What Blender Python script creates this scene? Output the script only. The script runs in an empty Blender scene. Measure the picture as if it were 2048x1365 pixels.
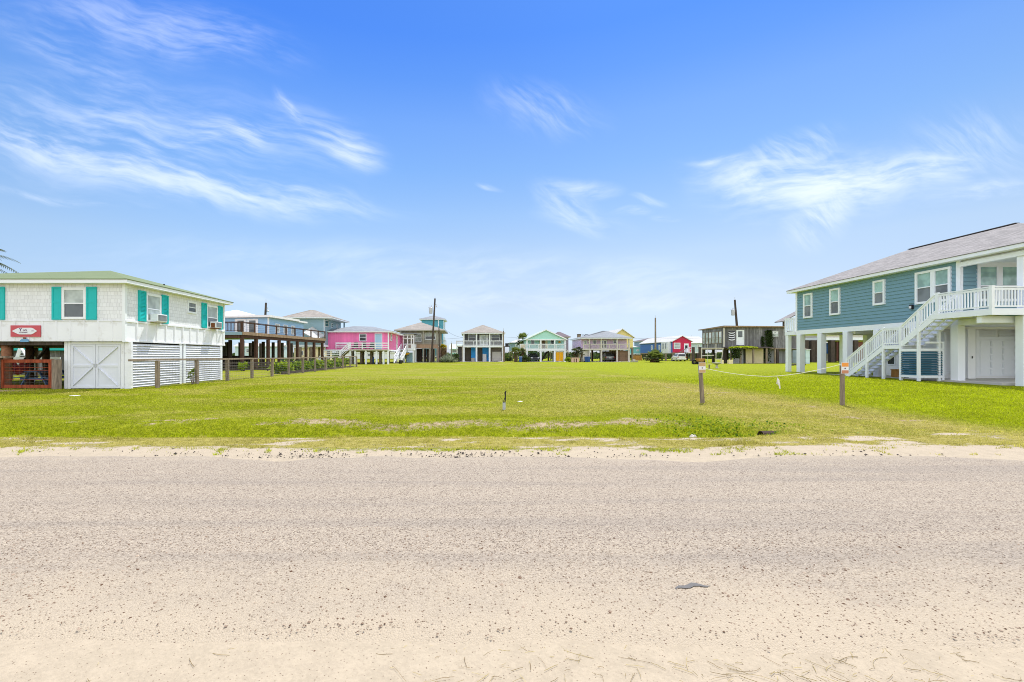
import bpy, math, random
import numpy as np
from mathutils import Vector, Matrix
random.seed(7); RNG = np.random.default_rng(11)
SC = bpy.context.scene; COL = SC.collection
rad = math.radians
F = 910.2; U0 = 946.0; V0 = 712.0; H = 1.5          # focal length and vanishing point measured on the photograph, eye height in metres

def X(u, Y): return (u - U0) / F * Y
def Z(v, Y): return H - (v - V0) / F * Y
def lin(r, g, b, k=1.0):
    f = lambda c: (c / 255 / 12.92) if c <= 10 else ((c / 255 + .055) / 1.055) ** 2.4
    return (f(r) * k, f(g) * k, f(b) * k, 1)
def sst(a, b, x):
    t = np.clip((np.asarray(x, float) - a) / (b - a), 0, 1); return t * t * (3 - 2 * t)
_T = RNG.random((256, 256))
def vn(x, y):
    x = np.asarray(x, float); y = np.asarray(y, float)
    xi = np.floor(x).astype(int); yi = np.floor(y).astype(int); fx = x - xi; fy = y - yi
    fx = fx * fx * (3 - 2 * fx); fy = fy * fy * (3 - 2 * fy)
    a = _T[xi % 256, yi % 256]; b = _T[(xi + 1) % 256, yi % 256]; c = _T[xi % 256, (yi + 1) % 256]; d = _T[(xi + 1) % 256, (yi + 1) % 256]
    return (a * (1 - fx) + b * fx) * (1 - fy) + (c * (1 - fx) + d * fx) * fy
def fbm(x, y): return .55 * vn(x, y) + .3 * vn(x * 2.1 + 7, y * 2.1 + 3) + .15 * vn(x * 4.3 + 1, y * 4.3 + 9)

# ------------------------------------------------------------------ objects
WM = {}
def tag(o, label=None, cat=None, group=None, kind=None):
    if label: o['label'] = label
    if cat: o['category'] = cat
    if group: o['group'] = group
    if kind: o['kind'] = kind
    return o
def thing(name, label, cat, loc=(0, 0, 0), rotz=0.0, group=None):
    o = bpy.data.objects.new(name, None); COL.objects.link(o)
    o.location = loc; o.rotation_euler = (0, 0, rotz); o.empty_display_size = .2
    WM[o.name] = Matrix.Translation(Vector(loc)) @ Matrix.Rotation(rotz, 4, 'Z')
    return tag(o, label, cat, group)
def copy_tree(o, parent=None):
    c = o.copy(); COL.objects.link(c)
    if parent: c.parent = parent
    for ch in list(o.children): copy_tree(ch, c)
    return c

class MB:
    """collects shapes, links them as one mesh object"""
    def __init__(s): s.v = []; s.f = []; s.r = []
    def add(s, vs, fs):
        n = len(s.v); s.v += [tuple(p) for p in vs]; s.f += [tuple(i + n for i in f) for f in fs]; return s
    def box(s, x0, x1, y0, y1, z0, z1):
        x0, x1 = min(x0, x1), max(x0, x1); y0, y1 = min(y0, y1), max(y0, y1); z0, z1 = min(z0, z1), max(z0, z1)
        return s.add([(x0, y0, z0), (x1, y0, z0), (x1, y1, z0), (x0, y1, z0), (x0, y0, z1), (x1, y0, z1), (x1, y1, z1), (x0, y1, z1)],
                     [(0, 3, 2, 1), (4, 5, 6, 7), (0, 1, 5, 4), (1, 2, 6, 5), (2, 3, 7, 6), (3, 0, 4, 7)])
    def beam(s, p0, p1, w, h, up=(0, 0, 1)):
        p0 = Vector(p0); p1 = Vector(p1); d = (p1 - p0).normalized(); up = Vector(up)
        if abs(d.dot(up)) > .99: up = Vector((0, 1, 0))
        a = d.cross(up).normalized() * (w / 2); b = a.cross(d).normalized() * (h / 2)
        vs = [p + i * a + j * b for p in (p0, p1) for i, j in ((-1, -1), (1, -1), (1, 1), (-1, 1))]
        return s.add(vs, [(0, 1, 2, 3), (7, 6, 5, 4), (0, 4, 5, 1), (1, 5, 6, 2), (2, 6, 7, 3), (3, 7, 4, 0)])
    def tube(s, pts, r, seg=8, caps=True):
        pts = [Vector(p) for p in pts]; r = r if isinstance(r, (list, tuple)) else [r] * len(pts); vs = []; fs = []
        ref = Vector((0.31, .17, .93)).normalized()
        for i, p in enumerate(pts):
            d = (pts[min(i + 1, len(pts) - 1)] - pts[max(i - 1, 0)]).normalized()
            q = ref if abs(d.dot(ref)) < .95 else Vector((1, 0, 0))
            a = d.cross(q).normalized(); b = d.cross(a).normalized()
            for k in range(seg):
                t = 2 * math.pi * k / seg; vs.append(p + (a * math.cos(t) + b * math.sin(t)) * r[i])
        for i in range(len(pts) - 1):
            for k in range(seg):
                k2 = (k + 1) % seg; fs.append((i * seg + k, i * seg + k2, (i + 1) * seg + k2, (i + 1) * seg + k))
        if caps:
            fs.append(tuple(range(seg))); fs.append(tuple(reversed(range((len(pts) - 1) * seg, len(pts) * seg))))
        return s.add(vs, fs)
    def lathe(s, c, prof, seg=16):
        vs = []; fs = []
        for r, z in prof:
            for k in range(seg):
                t = 2 * math.pi * k / seg; vs.append((c[0] + r * math.cos(t), c[1] + r * math.sin(t), c[2] + z))
        for i in range(len(prof) - 1):
            for k in range(seg):
                k2 = (k + 1) % seg; fs.append((i * seg + k, i * seg + k2, (i + 1) * seg + k2, (i + 1) * seg + k))
        fs.append(tuple(reversed(range(seg)))); fs.append(tuple(range((len(prof) - 1) * seg, len(prof) * seg)))
        return s.add(vs, fs)
    def prism(s, poly, axis, a0, a1):
        """polygon in the two other axes, extruded along axis"""
        n = len(poly)
        def P(p, a):
            if axis == 'y': return (p[0], a, p[1])
            if axis == 'x': return (a, p[0], p[1])
            return (p[0], p[1], a)
        vs = [P(p, a0) for p in poly] + [P(p, a1) for p in poly]
        fs = [tuple(range(n)), tuple(reversed(range(n, 2 * n)))] + [(i, i + n, (i + 1) % n + n, (i + 1) % n) for i in range(n)]
        return s.add(vs, fs)
    def leaf(s, p, d, side, L, w, rnd, bend=0.0):
        """a blade: base p, direction d, width along side; rnd is kept as a vertex attribute"""
        p = Vector(p); d = Vector(d); sd = Vector(side); m = p + d * (L * .5); t = p + d * L - Vector((0, 0, bend * L)); n = len(s.v)
        s.v += [tuple(p - sd * w * .25), tuple(p + sd * w * .25), tuple(m + sd * w * .5 - Vector((0, 0, bend * L * .25))), tuple(t), tuple(m - sd * w * .5 - Vector((0, 0, bend * L * .25)))]
        s.f.append((n, n + 1, n + 2, n + 3, n + 4)); s.r += [rnd] * 5; return s
    def build(s, name, mat, parent=None, local=False, smooth=False, bevel=0.0):
        me = bpy.data.meshes.new(name)
        vs = s.v
        root = parent
        while root is not None and root.parent is not None: root = root.parent
        if parent is not None and not local and root.name in WM:
            iv = WM[root.name].inverted(); vs = [tuple(iv @ Vector(p)) for p in vs]
        me.from_pydata(vs, [], s.f); me.materials.append(mat)
        if s.r:
            at = me.attributes.new('rnd', 'FLOAT', 'POINT'); at.data.foreach_set('value', np.array(s.r, np.float32))
        me.update()
        if not s.r:
            import bmesh
            bm = bmesh.new(); bm.from_mesh(me); bmesh.ops.recalc_face_normals(bm, faces=bm.faces); bm.to_mesh(me); bm.free()
        if smooth: me.polygons.foreach_set('use_smooth', [True] * len(me.polygons))
        o = bpy.data.objects.new(name, me); COL.objects.link(o)
        if parent is not None: o.parent = parent
        if bevel:
            b = o.modifiers.new('edge', 'BEVEL'); b.width = bevel; b.segments = 2; b.limit_method = 'ANGLE'
        return o

def fp(fr, a, z, d):
    k, c = fr
    return {'F': (a, c - d, z), 'B': (a, c + d, z), 'R': (c + d, a, z), 'L': (c - d, a, z)}[k]
def fbox(mb, fr, a0, a1, z0, z1, d0, d1):
    p = fp(fr, a0, z0, d0); q = fp(fr, a1, z1, d1); return mb.box(p[0], q[0], p[1], q[1], p[2], q[2])

# ------------------------------------------------------------------ materials
def nd(nt, typ, ins=None, **props):
    n = nt.nodes.new(typ)
    for k, v in props.items(): setattr(n, k, v)
    for k, v in (ins or {}).items():
        s = n.inputs[k]
        if isinstance(v, bpy.types.NodeSocket): nt.links.new(v, s)
        else: s.default_value = v
    return n
def math_(nt, op, a, b=0.0, clamp=False): return nd(nt, 'ShaderNodeMath', {0: a, 1: b}, operation=op, use_clamp=clamp).outputs[0]
def mixc(nt, f, a, b, mode='MIX'):
    n = nd(nt, 'ShaderNodeMix', data_type='RGBA', blend_type=mode, clamp_factor=True)
    for i, v in ((0, f), (6, a), (7, b)):
        if isinstance(v, bpy.types.NodeSocket): nt.links.new(v, n.inputs[i])
        else: n.inputs[i].default_value = v
    return n.outputs[2]
def mrange(nt, v, a, b, c=0.0, d=1.0, smooth=True):
    return nd(nt, 'ShaderNodeMapRange', {'Value': v, 'From Min': a, 'From Max': b, 'To Min': c, 'To Max': d}, interpolation_type='SMOOTHSTEP' if smooth else 'LINEAR').outputs[0]
def newmat(name, rough=.7, spec=.3, metal=0.0):
    m = bpy.data.materials.new(name); m.use_nodes = True; nt = m.node_tree; p = nt.nodes['Principled BSDF']
    p.inputs['Roughness'].default_value = rough; p.inputs['Specular IOR Level'].default_value = spec; p.inputs['Metallic'].default_value = metal
    return m, nt, p
def pos(nt): return nd(nt, 'ShaderNodeNewGeometry').outputs['Position']
def wallmap(nt, su=1.0, sv=1.0):
    s = nd(nt, 'ShaderNodeSeparateXYZ', {0: pos(nt)})
    u = math_(nt, 'MULTIPLY', math_(nt, 'ADD', s.outputs[0], s.outputs[1]), su); v = math_(nt, 'MULTIPLY', s.outputs[2], sv)
    return nd(nt, 'ShaderNodeCombineXYZ', {0: u, 1: v}).outputs[0], u, v
def noise(nt, vec, scale, detail=3.0, rough=.55): return nd(nt, 'ShaderNodeTexNoise', {'Vector': vec, 'Scale': scale, 'Detail': detail, 'Roughness': rough}).outputs[0]
def bump(nt, p, h, strength, dist=.01):
    b = nd(nt, 'ShaderNodeBump', {'Height': h, 'Strength': strength, 'Distance': dist}); nt.links.new(b.outputs[0], p.inputs['Normal'])
def dk(c, k): return (c[0] * k, c[1] * k, c[2] * k, 1)

def plain(name, col, rough=.6, var=.12, scale=2.5, dirt=None, spec=.3, metal=0.0):
    m, nt, p = newmat(name, rough, spec, metal); P = pos(nt)
    n = noise(nt, P, scale, 4); c = mixc(nt, n, dk(col, 1 - var), dk(col, 1 + var))
    if dirt: c = mixc(nt, mrange(nt, noise(nt, P, scale * .7 + 1, 5, .7), .52, .75, 0, .6), c, dirt)
    nt.links.new(c, p.inputs['Base Color']); bump(nt, p, noise(nt, P, scale * 14, 3), .12, .01); return m
def shakes(name, col):
    m, nt, p = newmat(name, .75); w, u, v = wallmap(nt); P = pos(nt)
    w2 = nd(nt, 'ShaderNodeVectorMath', {0: w, 1: nd(nt, 'ShaderNodeVectorMath', {0: nd(nt, 'ShaderNodeTexNoise', {'Vector': P, 'Scale': 4.0}).outputs[1], 1: (.03, .05, 0)}, operation='MULTIPLY').outputs[0]}, operation='ADD').outputs[0]
    b = nd(nt, 'ShaderNodeTexBrick', {'Vector': w2, 'Scale': 1.0, 'Mortar Size': .006, 'Mortar Smooth': .3, 'Brick Width': .15, 'Row Height': .17, 'Color1': dk(col, .9), 'Color2': dk(col, 1.06), 'Mortar': dk(col, .55), 'Bias': 0.0})
    b.offset = .37; b.squash = 1.25; b.squash_frequency = 3
    c = mixc(nt, noise(nt, P, 3, 5), b.outputs[0], dk(col, .85)); c = mixc(nt, .5, b.outputs[0], c)
    nt.links.new(c, p.inputs['Base Color']); bump(nt, p, b.outputs[1], -.8, .02); return m
def boards(name, col, width=.2, line=.5, vary=.15, grain=.2, rough=.75, lw=.05, horiz=False):
    m, nt, p = newmat(name, rough); w, u, v = wallmap(nt); P = pos(nt)
    t = math_(nt, 'DIVIDE', v if horiz else u, width); fl = math_(nt, 'FLOOR', t); fr = math_(nt, 'FRACT', t)
    rn = nd(nt, 'ShaderNodeTexWhiteNoise', {'W': fl}, noise_dimensions='1D').outputs[0]
    c = mixc(nt, rn, dk(col, 1 - vary), dk(col, 1 + vary))
    gv = nd(nt, 'ShaderNodeVectorMath', {0: P, 1: (1.2, 1.2, 22) if horiz else (22, 22, 1.2)}, operation='MULTIPLY').outputs[0]
    c = mixc(nt, mrange(nt, noise(nt, gv, 1.0, 4, .65), .3, .75, 0, grain * 2), c, dk(col, .35))
    edge = mrange(nt, math_(nt, 'ABSOLUTE', math_(nt, 'SUBTRACT', fr, .5)), .5 - lw, .5, 0, 1)
    c = mixc(nt, math_(nt, 'MULTIPLY', edge, line), c, dk(col, .2))
    nt.links.new(c, p.inputs['Base Color']); bump(nt, p, edge, -.6, .015); return m
def shingles(name, col, row=.16, wd=.3, var=.25, tilt=2.2):
    m, nt, p = newmat(name, .85, .2); w, u, v = wallmap(nt, 1, tilt)
    b = nd(nt, 'ShaderNodeTexBrick', {'Vector': w, 'Scale': 1.0, 'Mortar Size': .012, 'Mortar Smooth': .4, 'Brick Width': wd, 'Row Height': row, 'Color1': dk(col, 1 - var), 'Color2': dk(col, 1 + var), 'Mortar': dk(col, .6), 'Bias': 0.0})
    P = pos(nt); c = mixc(nt, mrange(nt, noise(nt, P, .8, 4), .35, .7, 0, .35), b.outputs[0], dk(col, .72))
    c = mixc(nt, mrange(nt, noise(nt, P, 60, 2), .4, .7, 0, .5), c, dk(col, 1.25))
    nt.links.new(c, p.inputs['Base Color']); bump(nt, p, b.outputs[1], -.5, .02); return m
def weathered(name, col, rough=.85, sc=1.0):
    m, nt, p = newmat(name, rough, .2); P = pos(nt)
    gv = nd(nt, 'ShaderNodeVectorMath', {0: P, 1: (14 * sc, 14 * sc, 1.5 * sc)}, operation='MULTIPLY').outputs[0]
    n = noise(nt, gv, 1.0, 5, .7); c = mixc(nt, mrange(nt, n, .3, .7), dk(col, .5), dk(col, 1.25)); c = mixc(nt, mrange(nt, noise(nt, P, 2, 3), .4, .7, 0, .4), c, dk(col, .7))
    nt.links.new(c, p.inputs['Base Color']); bump(nt, p, n, .4, .01); return m
def pane(name, col, rough=.06):
    m, nt, p = newmat(name, rough, .6); P = pos(nt)
    c = mixc(nt, mrange(nt, noise(nt, P, 1.7, 2), .35, .65), dk(col, .75), dk(col, 1.2)); nt.links.new(c, p.inputs['Base Color']); return m
def foliage(name, c0, c1, trans=.35, rough=.6):
    m, nt, p = newmat(name, rough, .25)
    a = nd(nt, 'ShaderNodeAttribute', attribute_name='rnd').outputs['Fac']; c = mixc(nt, a, c0, c1)
    nt.links.new(c, p.inputs['Base Color']); tr = nd(nt, 'ShaderNodeBsdfTranslucent', {0: c})
    mx = nd(nt, 'ShaderNodeMixShader', {0: trans, 1: p.outputs[0], 2: tr.outputs[0]}); nt.links.new(mx.outputs[0], nt.nodes['Material Output'].inputs[0]); return m

WHITE = (.80, .80, .80, 1)
M = {}
M['white'] = plain('white_paint', (.81, .84, .88, 1), .5, .05, 2)
M['oldwhite'] = plain('old_white_paint', (.81, .82, .86, 1), .65, .07, 1.4, (.48, .45, .40, 1))
M['doorwhite'] = plain('door_white_paint', (.72, .74, .80, 1), .55, .05, 1.4)
M['shakes'] = shakes('white_cedar_shakes', (.82, .83, .87, 1))
M['greenroof'] = shingles('green_shingles', lin(146, 162, 120, .56), .3, 3.0, .06, 3.2)
M['teal'] = plain('teal_paint', lin(24, 186, 186, .95), .5, .05)
M['signred'] = plain('sign_red', lin(196, 84, 94, 1.00), .6, .1, 6)
M['signblue'] = plain('sign_blue', lin(120, 175, 215, .8), .6, .2, 9)
M['ink'] = plain('purple_ink', lin(110, 60, 110, .8), .6)
M['glass'] = pane('window_glass', (.08, .095, .10, 1))
M['glasslt'] = pane('curtained_glass', (.40, .45, .43, 1), .1)
M['glassgr'] = pane('green_blind_glass', lin(165, 200, 192, .8), .08)
M['screen'] = pane('insect_screen', (.17, .185, .195, 1), .35)
M['glassdk'] = pane('dark_glass', (.035, .04, .045, 1))
M['metal'] = plain('galvanised_metal', (.45, .46, .47, 1), .4, .08, 4, None, .5, .4)
M['galv'] = plain('galvanised_white_louvre', (.72, .73, .75, 1), .4, .04, 3)
M['black'] = plain('black_paint', (.02, .02, .022, 1), .5)
M['rust'] = plain('rusty_steel', lin(150, 92, 50, .7), .8, .4, 18)
M['postwood'] = weathered('grey_post_wood', lin(158, 142, 124, 0.85))
M['bark'] = plain('piling_bark', lin(96, 74, 56, 0.75), .9, .6, 9, (.03, .025, .02, 1))
M['barkred'] = plain('peeling_piling_bark', lin(170, 120, 90, 0.80), .9, .5, 7, (.10, .06, .04, 1))
M['redwood'] = weathered('red_gate_wood', lin(168, 84, 54, 0.85))
M['tablebl'] = plain('blue_table_paint', lin(96, 125, 165, 0.90), .6, .12, 8)
M['wire'] = plain('fence_wire', (.22, .21, .20, 1), .5, .1, 4, None, .5, .6)
M['dkwood'] = weathered('dark_creosote_wood', (.09, .07, .058, 1))
M['deckwood'] = weathered('brown_deck_wood', lin(112, 82, 68, .6))
M['tanwood'] = weathered('tan_deck_wood', lin(172, 146, 120, 0.85))
M['shedwood'] = boards('grey_barn_boards', lin(152, 150, 152, .84), .28, .85, .55, .6, .9, .09)
M['shedpale'] = boards('pale_barn_boards', lin(190, 190, 192, 0.90), .25, .7, .2, .3, .9, .08)
M['bluesiding'] = plain('slate_blue_siding', lin(116, 151, 164, 1.0), .55, .05, 1.5)
M['bluelouvre'] = plain('dark_blue_louvre', lin(72, 120, 140, .8), .45, .05)
M['roofgrey'] = shingles('weathered_wood_shingles', lin(166, 161, 158, .60), .14, .28, .34)
M['rooftan'] = shingles('tan_grey_shingles', lin(176, 168, 158, .62), .2, .5, .2)
M['roofslate'] = shingles('blue_grey_shingles', lin(160, 165, 170, .62), .2, .5, .15)
M['roofpale'] = shingles('pale_metal_roof', lin(215, 215, 212, .66), .4, 4, .05)
M['roofwhite'] = plain('white_roof_membrane', (.80, .80, .80, 1), .5, .04)
M['skyblue'] = boards('sky_blue_siding', lin(152, 192, 226, 1.00), .2, .35, .06, .05, .6, .04, True)
M['greyblue'] = boards('grey_blue_siding', lin(140, 168, 178, 0.95), .2, .3, .06, .05, .6, .04, True)
M['pink'] = boards('hot_pink_boards', lin(240, 122, 178, 1.00), .3, .4, .1, .06, .6, .04)
M['doorblue'] = plain('pale_blue_door', lin(165, 200, 222, 0.95), .5, .04)
M['tan'] = boards('tan_grey_siding', lin(178, 174, 160, 0.90), .2, .3, .06, .05, .7, .04, True)
M['tanboards'] = boards('tan_screen_boards', lin(196, 164, 140, 0.90), .12, .5, .1, .1, .7, .06)
M['tealblue'] = boards('teal_blue_siding', lin(84, 160, 178, 1.00), .25, .3, .06, .04, .6, .04, True)
M['paleblue'] = boards('pale_blue_siding', lin(196, 216, 222, 1.00), .25, .3, .05, .04, .6, .04, True)
M['charcoal'] = boards('charcoal_siding', lin(88, 86, 92, 1.00), .2, .3, .08, .05, .6, .04, True)
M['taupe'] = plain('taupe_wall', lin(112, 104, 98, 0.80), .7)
M['bright'] = plain('bright_blue_paint', lin(52, 160, 240, 1.10), .5, .04)
M['garage'] = boards('grey_garage_panels', lin(188, 184, 180, 0.95), .5, .3, .04, .02, .5, .03, True)
M['mint'] = boards('mint_siding', lin(178, 226, 218, 1.00), .2, .25, .05, .04, .6, .04, True)
M['mintroof'] = plain('mint_roof_edge', lin(196, 226, 214, .74), .6)
M['yellow'] = plain('yellow_door_paint', lin(240, 176, 20, 0.95), .5, .06)
M['cream'] = plain('cream_paint', lin(236, 220, 180, 0.90), .6)
M['lavender'] = boards('lavender_siding', lin(214, 188, 222, 1.00), .2, .25, .05, .04, .6, .04, True)
M['palewood'] = plain('pale_wood_paint', lin(206, 200, 190, 0.90), .7, .1)
M['yellowwall'] = boards('pale_yellow_siding', lin(236, 216, 146, 1.00), .25, .25, .05, .04, .6, .04, True)
M['brownwall'] = boards('brown_garage_boards', lin(130, 104, 82, 0.90), .3, .4, .1, .1, .7, .05, True)
M['royal'] = boards('royal_blue_siding', lin(70, 110, 178, 1.00), .25, .3, .08, .05, .6, .04, True)
M['red'] = boards('crimson_siding', lin(206, 44, 84, 1.00), .25, .3, .08, .05, .6, .04)
M['aqua'] = plain('aqua_siding', lin(130, 200, 210, 0.95), .6)
M['orangewood'] = boards('orange_fence_boards', lin(190, 140, 80, 0.95), .15, .5, .15, .15, .8, .06)
M['purplegrey'] = plain('purple_grey_wall', lin(150, 140, 158, 0.90), .7)
M['roofbrown'] = shingles('purple_brown_shingles', lin(126, 112, 118, .62), .2, .5, .15)
M['concrete'] = plain('concrete', (.50, .48, .45, 1), .85, .1, 1.5)
M['sandpad'] = plain('pale_sand_pad', (.62, .56, .48, 1), .9, .08, 1.5)
M['pvc'] = plain('grey_pvc', (.42, .44, .47, 1), .4, .06, 9)
M['orange'] = plain('orange_sign', lin(232, 150, 70, 1.00), .5, .08, 9)
M['orangered'] = plain('orange_red_sign', lin(222, 120, 84, 1.00), .5, .08, 9)
M['signwhite'] = plain('sign_white', (.75, .76, .8, 1), .5, .04)
M['rope'] = plain('pale_rope', (.66, .66, .52, 1), .8)
M['rock'] = plain('pale_rock', (.55, .50, .44, 1), .9, .2, 14)
M['carblack'] = plain('dark_navy_car_paint', (.018, .022, .035, 1), .2, .05, 2, None, .6)
M['cargrey'] = plain('dark_grey_car_paint', (.05, .055, .06, 1), .2, .05, 2, None, .6)
M['carwhite'] = plain('white_car_paint', (.78, .78, .78, 1), .25, .03, 2, None, .6)
M['rubber'] = plain('tyre_rubber', (.018, .018, .018, 1), .85)
M['lamp'] = plain('lamp_lens', (.7, .7, .72, 1), .15, .03, 2, None, .6)
M['redlamp'] = plain('red_lamp_lens', (.45, .02, .02, 1), .2)
M['bin'] = plain('blue_bin_plastic', lin(56, 92, 150, 0.90), .5)
M['brick'] = plain('pink_white_brick', lin(226, 190, 176, 0.85), .85, .15, 6)
M['trunk'] = plain('palm_trunk', lin(130, 108, 84, .55), .95, .4, 12)
M['deadfrond'] = foliage('dead_fronds', lin(120, 92, 60, .5), lin(196, 164, 110, .6), .15)
M['palm'] = foliage('palm_leaves', lin(60, 84, 40, .55), lin(168, 184, 92, .62), .35)
M['palmdk'] = foliage('dark_palm_leaves', lin(48, 66, 40, .5), lin(134, 146, 92, .6), .3)
M['yellowpalm'] = foliage('yellow_palm_leaves', lin(150, 140, 30, .6), lin(226, 206, 60, .7), .35)
M['leaf'] = foliage('bright_leaves', lin(70, 120, 20, .6), lin(190, 210, 50, .75), .4)
M['leafdk'] = foliage('dark_leaves', lin(40, 60, 30, .5), lin(110, 134, 70, .6), .3)
M['agave'] = foliage('grey_green_leaves', lin(120, 136, 110, .55), lin(196, 206, 176, .65), .2)
M['vineyel'] = foliage('yellow_green_vine_leaves', lin(150, 180, 20, .7), lin(222, 230, 60, .8), .4)  # yellow green leaf colour of the lean-to vine
M['rwall'] = plain('white_enclosure_wall', (.82, .83, .84, 1), .6, .04)
M['underside'] = plain('painted_underside', (.82, .82, .80, 1), .7, .05)
M['tarp'] = plain('white_cloth', (.75, .73, .68, 1), .8)

M['culvert'] = plain('dark_rusty_pipe', (.05, .03, .022, 1), .9, .4, 20)
M['faded'] = plain('faded_orange_sign', lin(206, 172, 126, .85), .5, .1, 9)
M['fadedred'] = plain('faded_red_sign', lin(206, 140, 110, .85), .5, .1, 9)
# ------------------------------------------------------------------ terrain
def hz(x, y):
    x = np.asarray(x, float); y = np.asarray(y, float)
    z = .24 * np.maximum(sst(30, 85, y), sst(3, 24, x) * sst(10, 34, y))
    ditch = np.exp(-((y - 9.35) / .55) ** 2) * (1 - sst(4.8, 6.4, x)) * (.45 + .55 * sst(-13, -6, x))
    z = z - .32 * ditch + .05 * np.exp(-((y - 10.7) / .5) ** 2) * (1 - sst(5, 7, x)) * sst(-9, -5, x)
    z = z - .16 * np.exp(-(((x - 5.75) / .45) ** 2 + ((y - 9.3) / .3) ** 2)) + .07 * np.exp(-(((x - 6.5) / .5) ** 2 + ((y - 9.3) / .5) ** 2))
    z = z + .05 * (fbm(x * .6, y * .6) - .5) * sst(7.4, 9, y) * (1 - sst(30, 60, y))
    z = z - .035 * (1 - sst(6.9, 7.5, y)) * sst(2.0, 2.6, y)
    return z
def gz(x, y): return float(hz(x, y))
def masks(x, y):
    n1 = fbm(x * .22 + 5, y * .55 + 2); n2 = fbm(x * 1.1 + 20, y * 2.3); n3 = fbm(x * .5 + 40, y * .9 + 11)
    edge = y + .9 * (n2 - .5) + .4 * (n3 - .5)
    sand = 1 - sst(7.05, 8.0, edge)
    verge = sst(7.2, 7.5, y) * (1 - sst(8.5, 9.0, y))
    sand = np.maximum(sand, verge * (.04 + .74 * sst(.44, .72, .5 * n2 + .5 * fbm(x * 3.1 + 8, y * 5.2 + 1))))
    bank = np.exp(-((y - 10.3 - .75 * (n3 - .5) - .3 * (n2 - .5)) / .42) ** 2)
    sand = np.maximum(sand, .66 * bank * (sst(-6.5, -4, x) * (1 - sst(4.2, 5.4, x)) * (.62 + .55 * n2) + (1 - sst(-5, -4, x)) * sst(-12, -9, x) * .9 * sst(.5, .72, n2)))
    track = np.exp(-((x - 9.7 - .6 * (n1 - .5)) / 1.1) ** 2) * sst(7.8, 9.5, y) * (1 - sst(24, 30, y))
    sand = np.maximum(sand, track * sst(.60, .74, n2) * .8)
    sand = np.maximum(sand, np.exp(-(((x - 9.2) / .5) ** 2 + ((y - 8.75) / .16) ** 2)))
    sand = np.maximum(sand, np.exp(-(((x - 4.6) / .5) ** 2 + ((y - 10.2) / .5) ** 2)) * (.3 + n2) * .8)
    sand = np.maximum(sand, np.exp(-(((x + 21.5) / 3.2) ** 2 + ((y - 19.3) / .7) ** 2)) * (.45 + n2))
    sand = np.maximum(sand, (1 - sst(2.0, 2.6, y)) * sst(-6, -3, y))
    lush = np.exp(-((y - 9.4) / .5) ** 2) * (1 - sst(5.0, 6.5, x)) * (.5 + .5 * sst(-14, -7, x))
    right = sst(10.8, 12.6, x + .8 * (n2 - .5) + .08 * np.maximum(14 - y, 0))
    lush = np.maximum(lush, right * (.75 + .25 * n2) * (1 - .7 * sst(1.0, 0.0, (y - 8.6) / 2)))
    lush = np.maximum(lush, sst(.5, .7, n1) * sst(28, 38, y) * .6)
    dry = np.maximum(verge * .85, track * .95)
    dry = np.maximum(dry, (1 - right) * sst(10.2, 11, y) * sst(.36, .66, n3) * .55)
    dry = np.maximum(dry, sst(10, 13, y) * (1 - sst(24, 32, y)) * sst(-3, 4, x) * (1 - right) * (.35 + .5 * n1))
    dry = np.maximum(dry, sst(26, 30, y) * sst(.46, .62, fbm(x * .05 + 3, y * .35)) * .5 * (1 - right * .6))
    dry = np.maximum(dry, sst(4.6, 6.6, x) * (1 - right) * (1 - sst(13, 20, y)) * (.5 + .35 * n2))
    dry = np.maximum(dry, right * (1 - sst(8.2, 9.6, y)) * .9)
    c = lambda a: np.clip(a, 0, 1)
    return c(sand), c(dry * (1 - lush * .75)), c(lush)

def axis(segs):
    out = []
    for a, b, st in segs: out += list(np.arange(a, b, st))
    out.append(segs[-1][1]); return np.array(out)
def geo(a, b, n): return list(np.geomspace(a, b, n))
xs = np.array([-v for v in reversed(geo(62, 3000, 14))] + list(np.arange(-60, 60.1, .4)) + geo(62, 3000, 14))
ys = np.array([-v for v in reversed(geo(12, 1500, 12))] + list(axis([(-10, 6.6, .8), (6.6, 12, .11), (12, 40, .45), (40, 130, 2.0)])) + geo(134, 4000, 16))
GX, GY = np.meshgrid(xs, ys); nx, ny = len(xs), len(ys)
def grid_mesh(name, gx, gy, gzv, mat, attrs=None):
    me = bpy.data.meshes.new(name); r, c = gx.shape
    me.from_pydata(np.stack([gx.ravel(), gy.ravel(), gzv.ravel()], 1).tolist(), [], [(j * c + i, j * c + i + 1, (j + 1) * c + i + 1, (j + 1) * c + i) for j in range(r - 1) for i in range(c - 1)])
    for k, v in (attrs or {}).items():
        a = me.attributes.new(k, 'FLOAT', 'POINT'); a.data.foreach_set('value', v.ravel().astype(np.float32))
    me.materials.append(mat); me.polygons.foreach_set('use_smooth', [True] * len(me.polygons)); me.update()
    o = bpy.data.objects.new(name, me); COL.objects.link(o); return o

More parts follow.
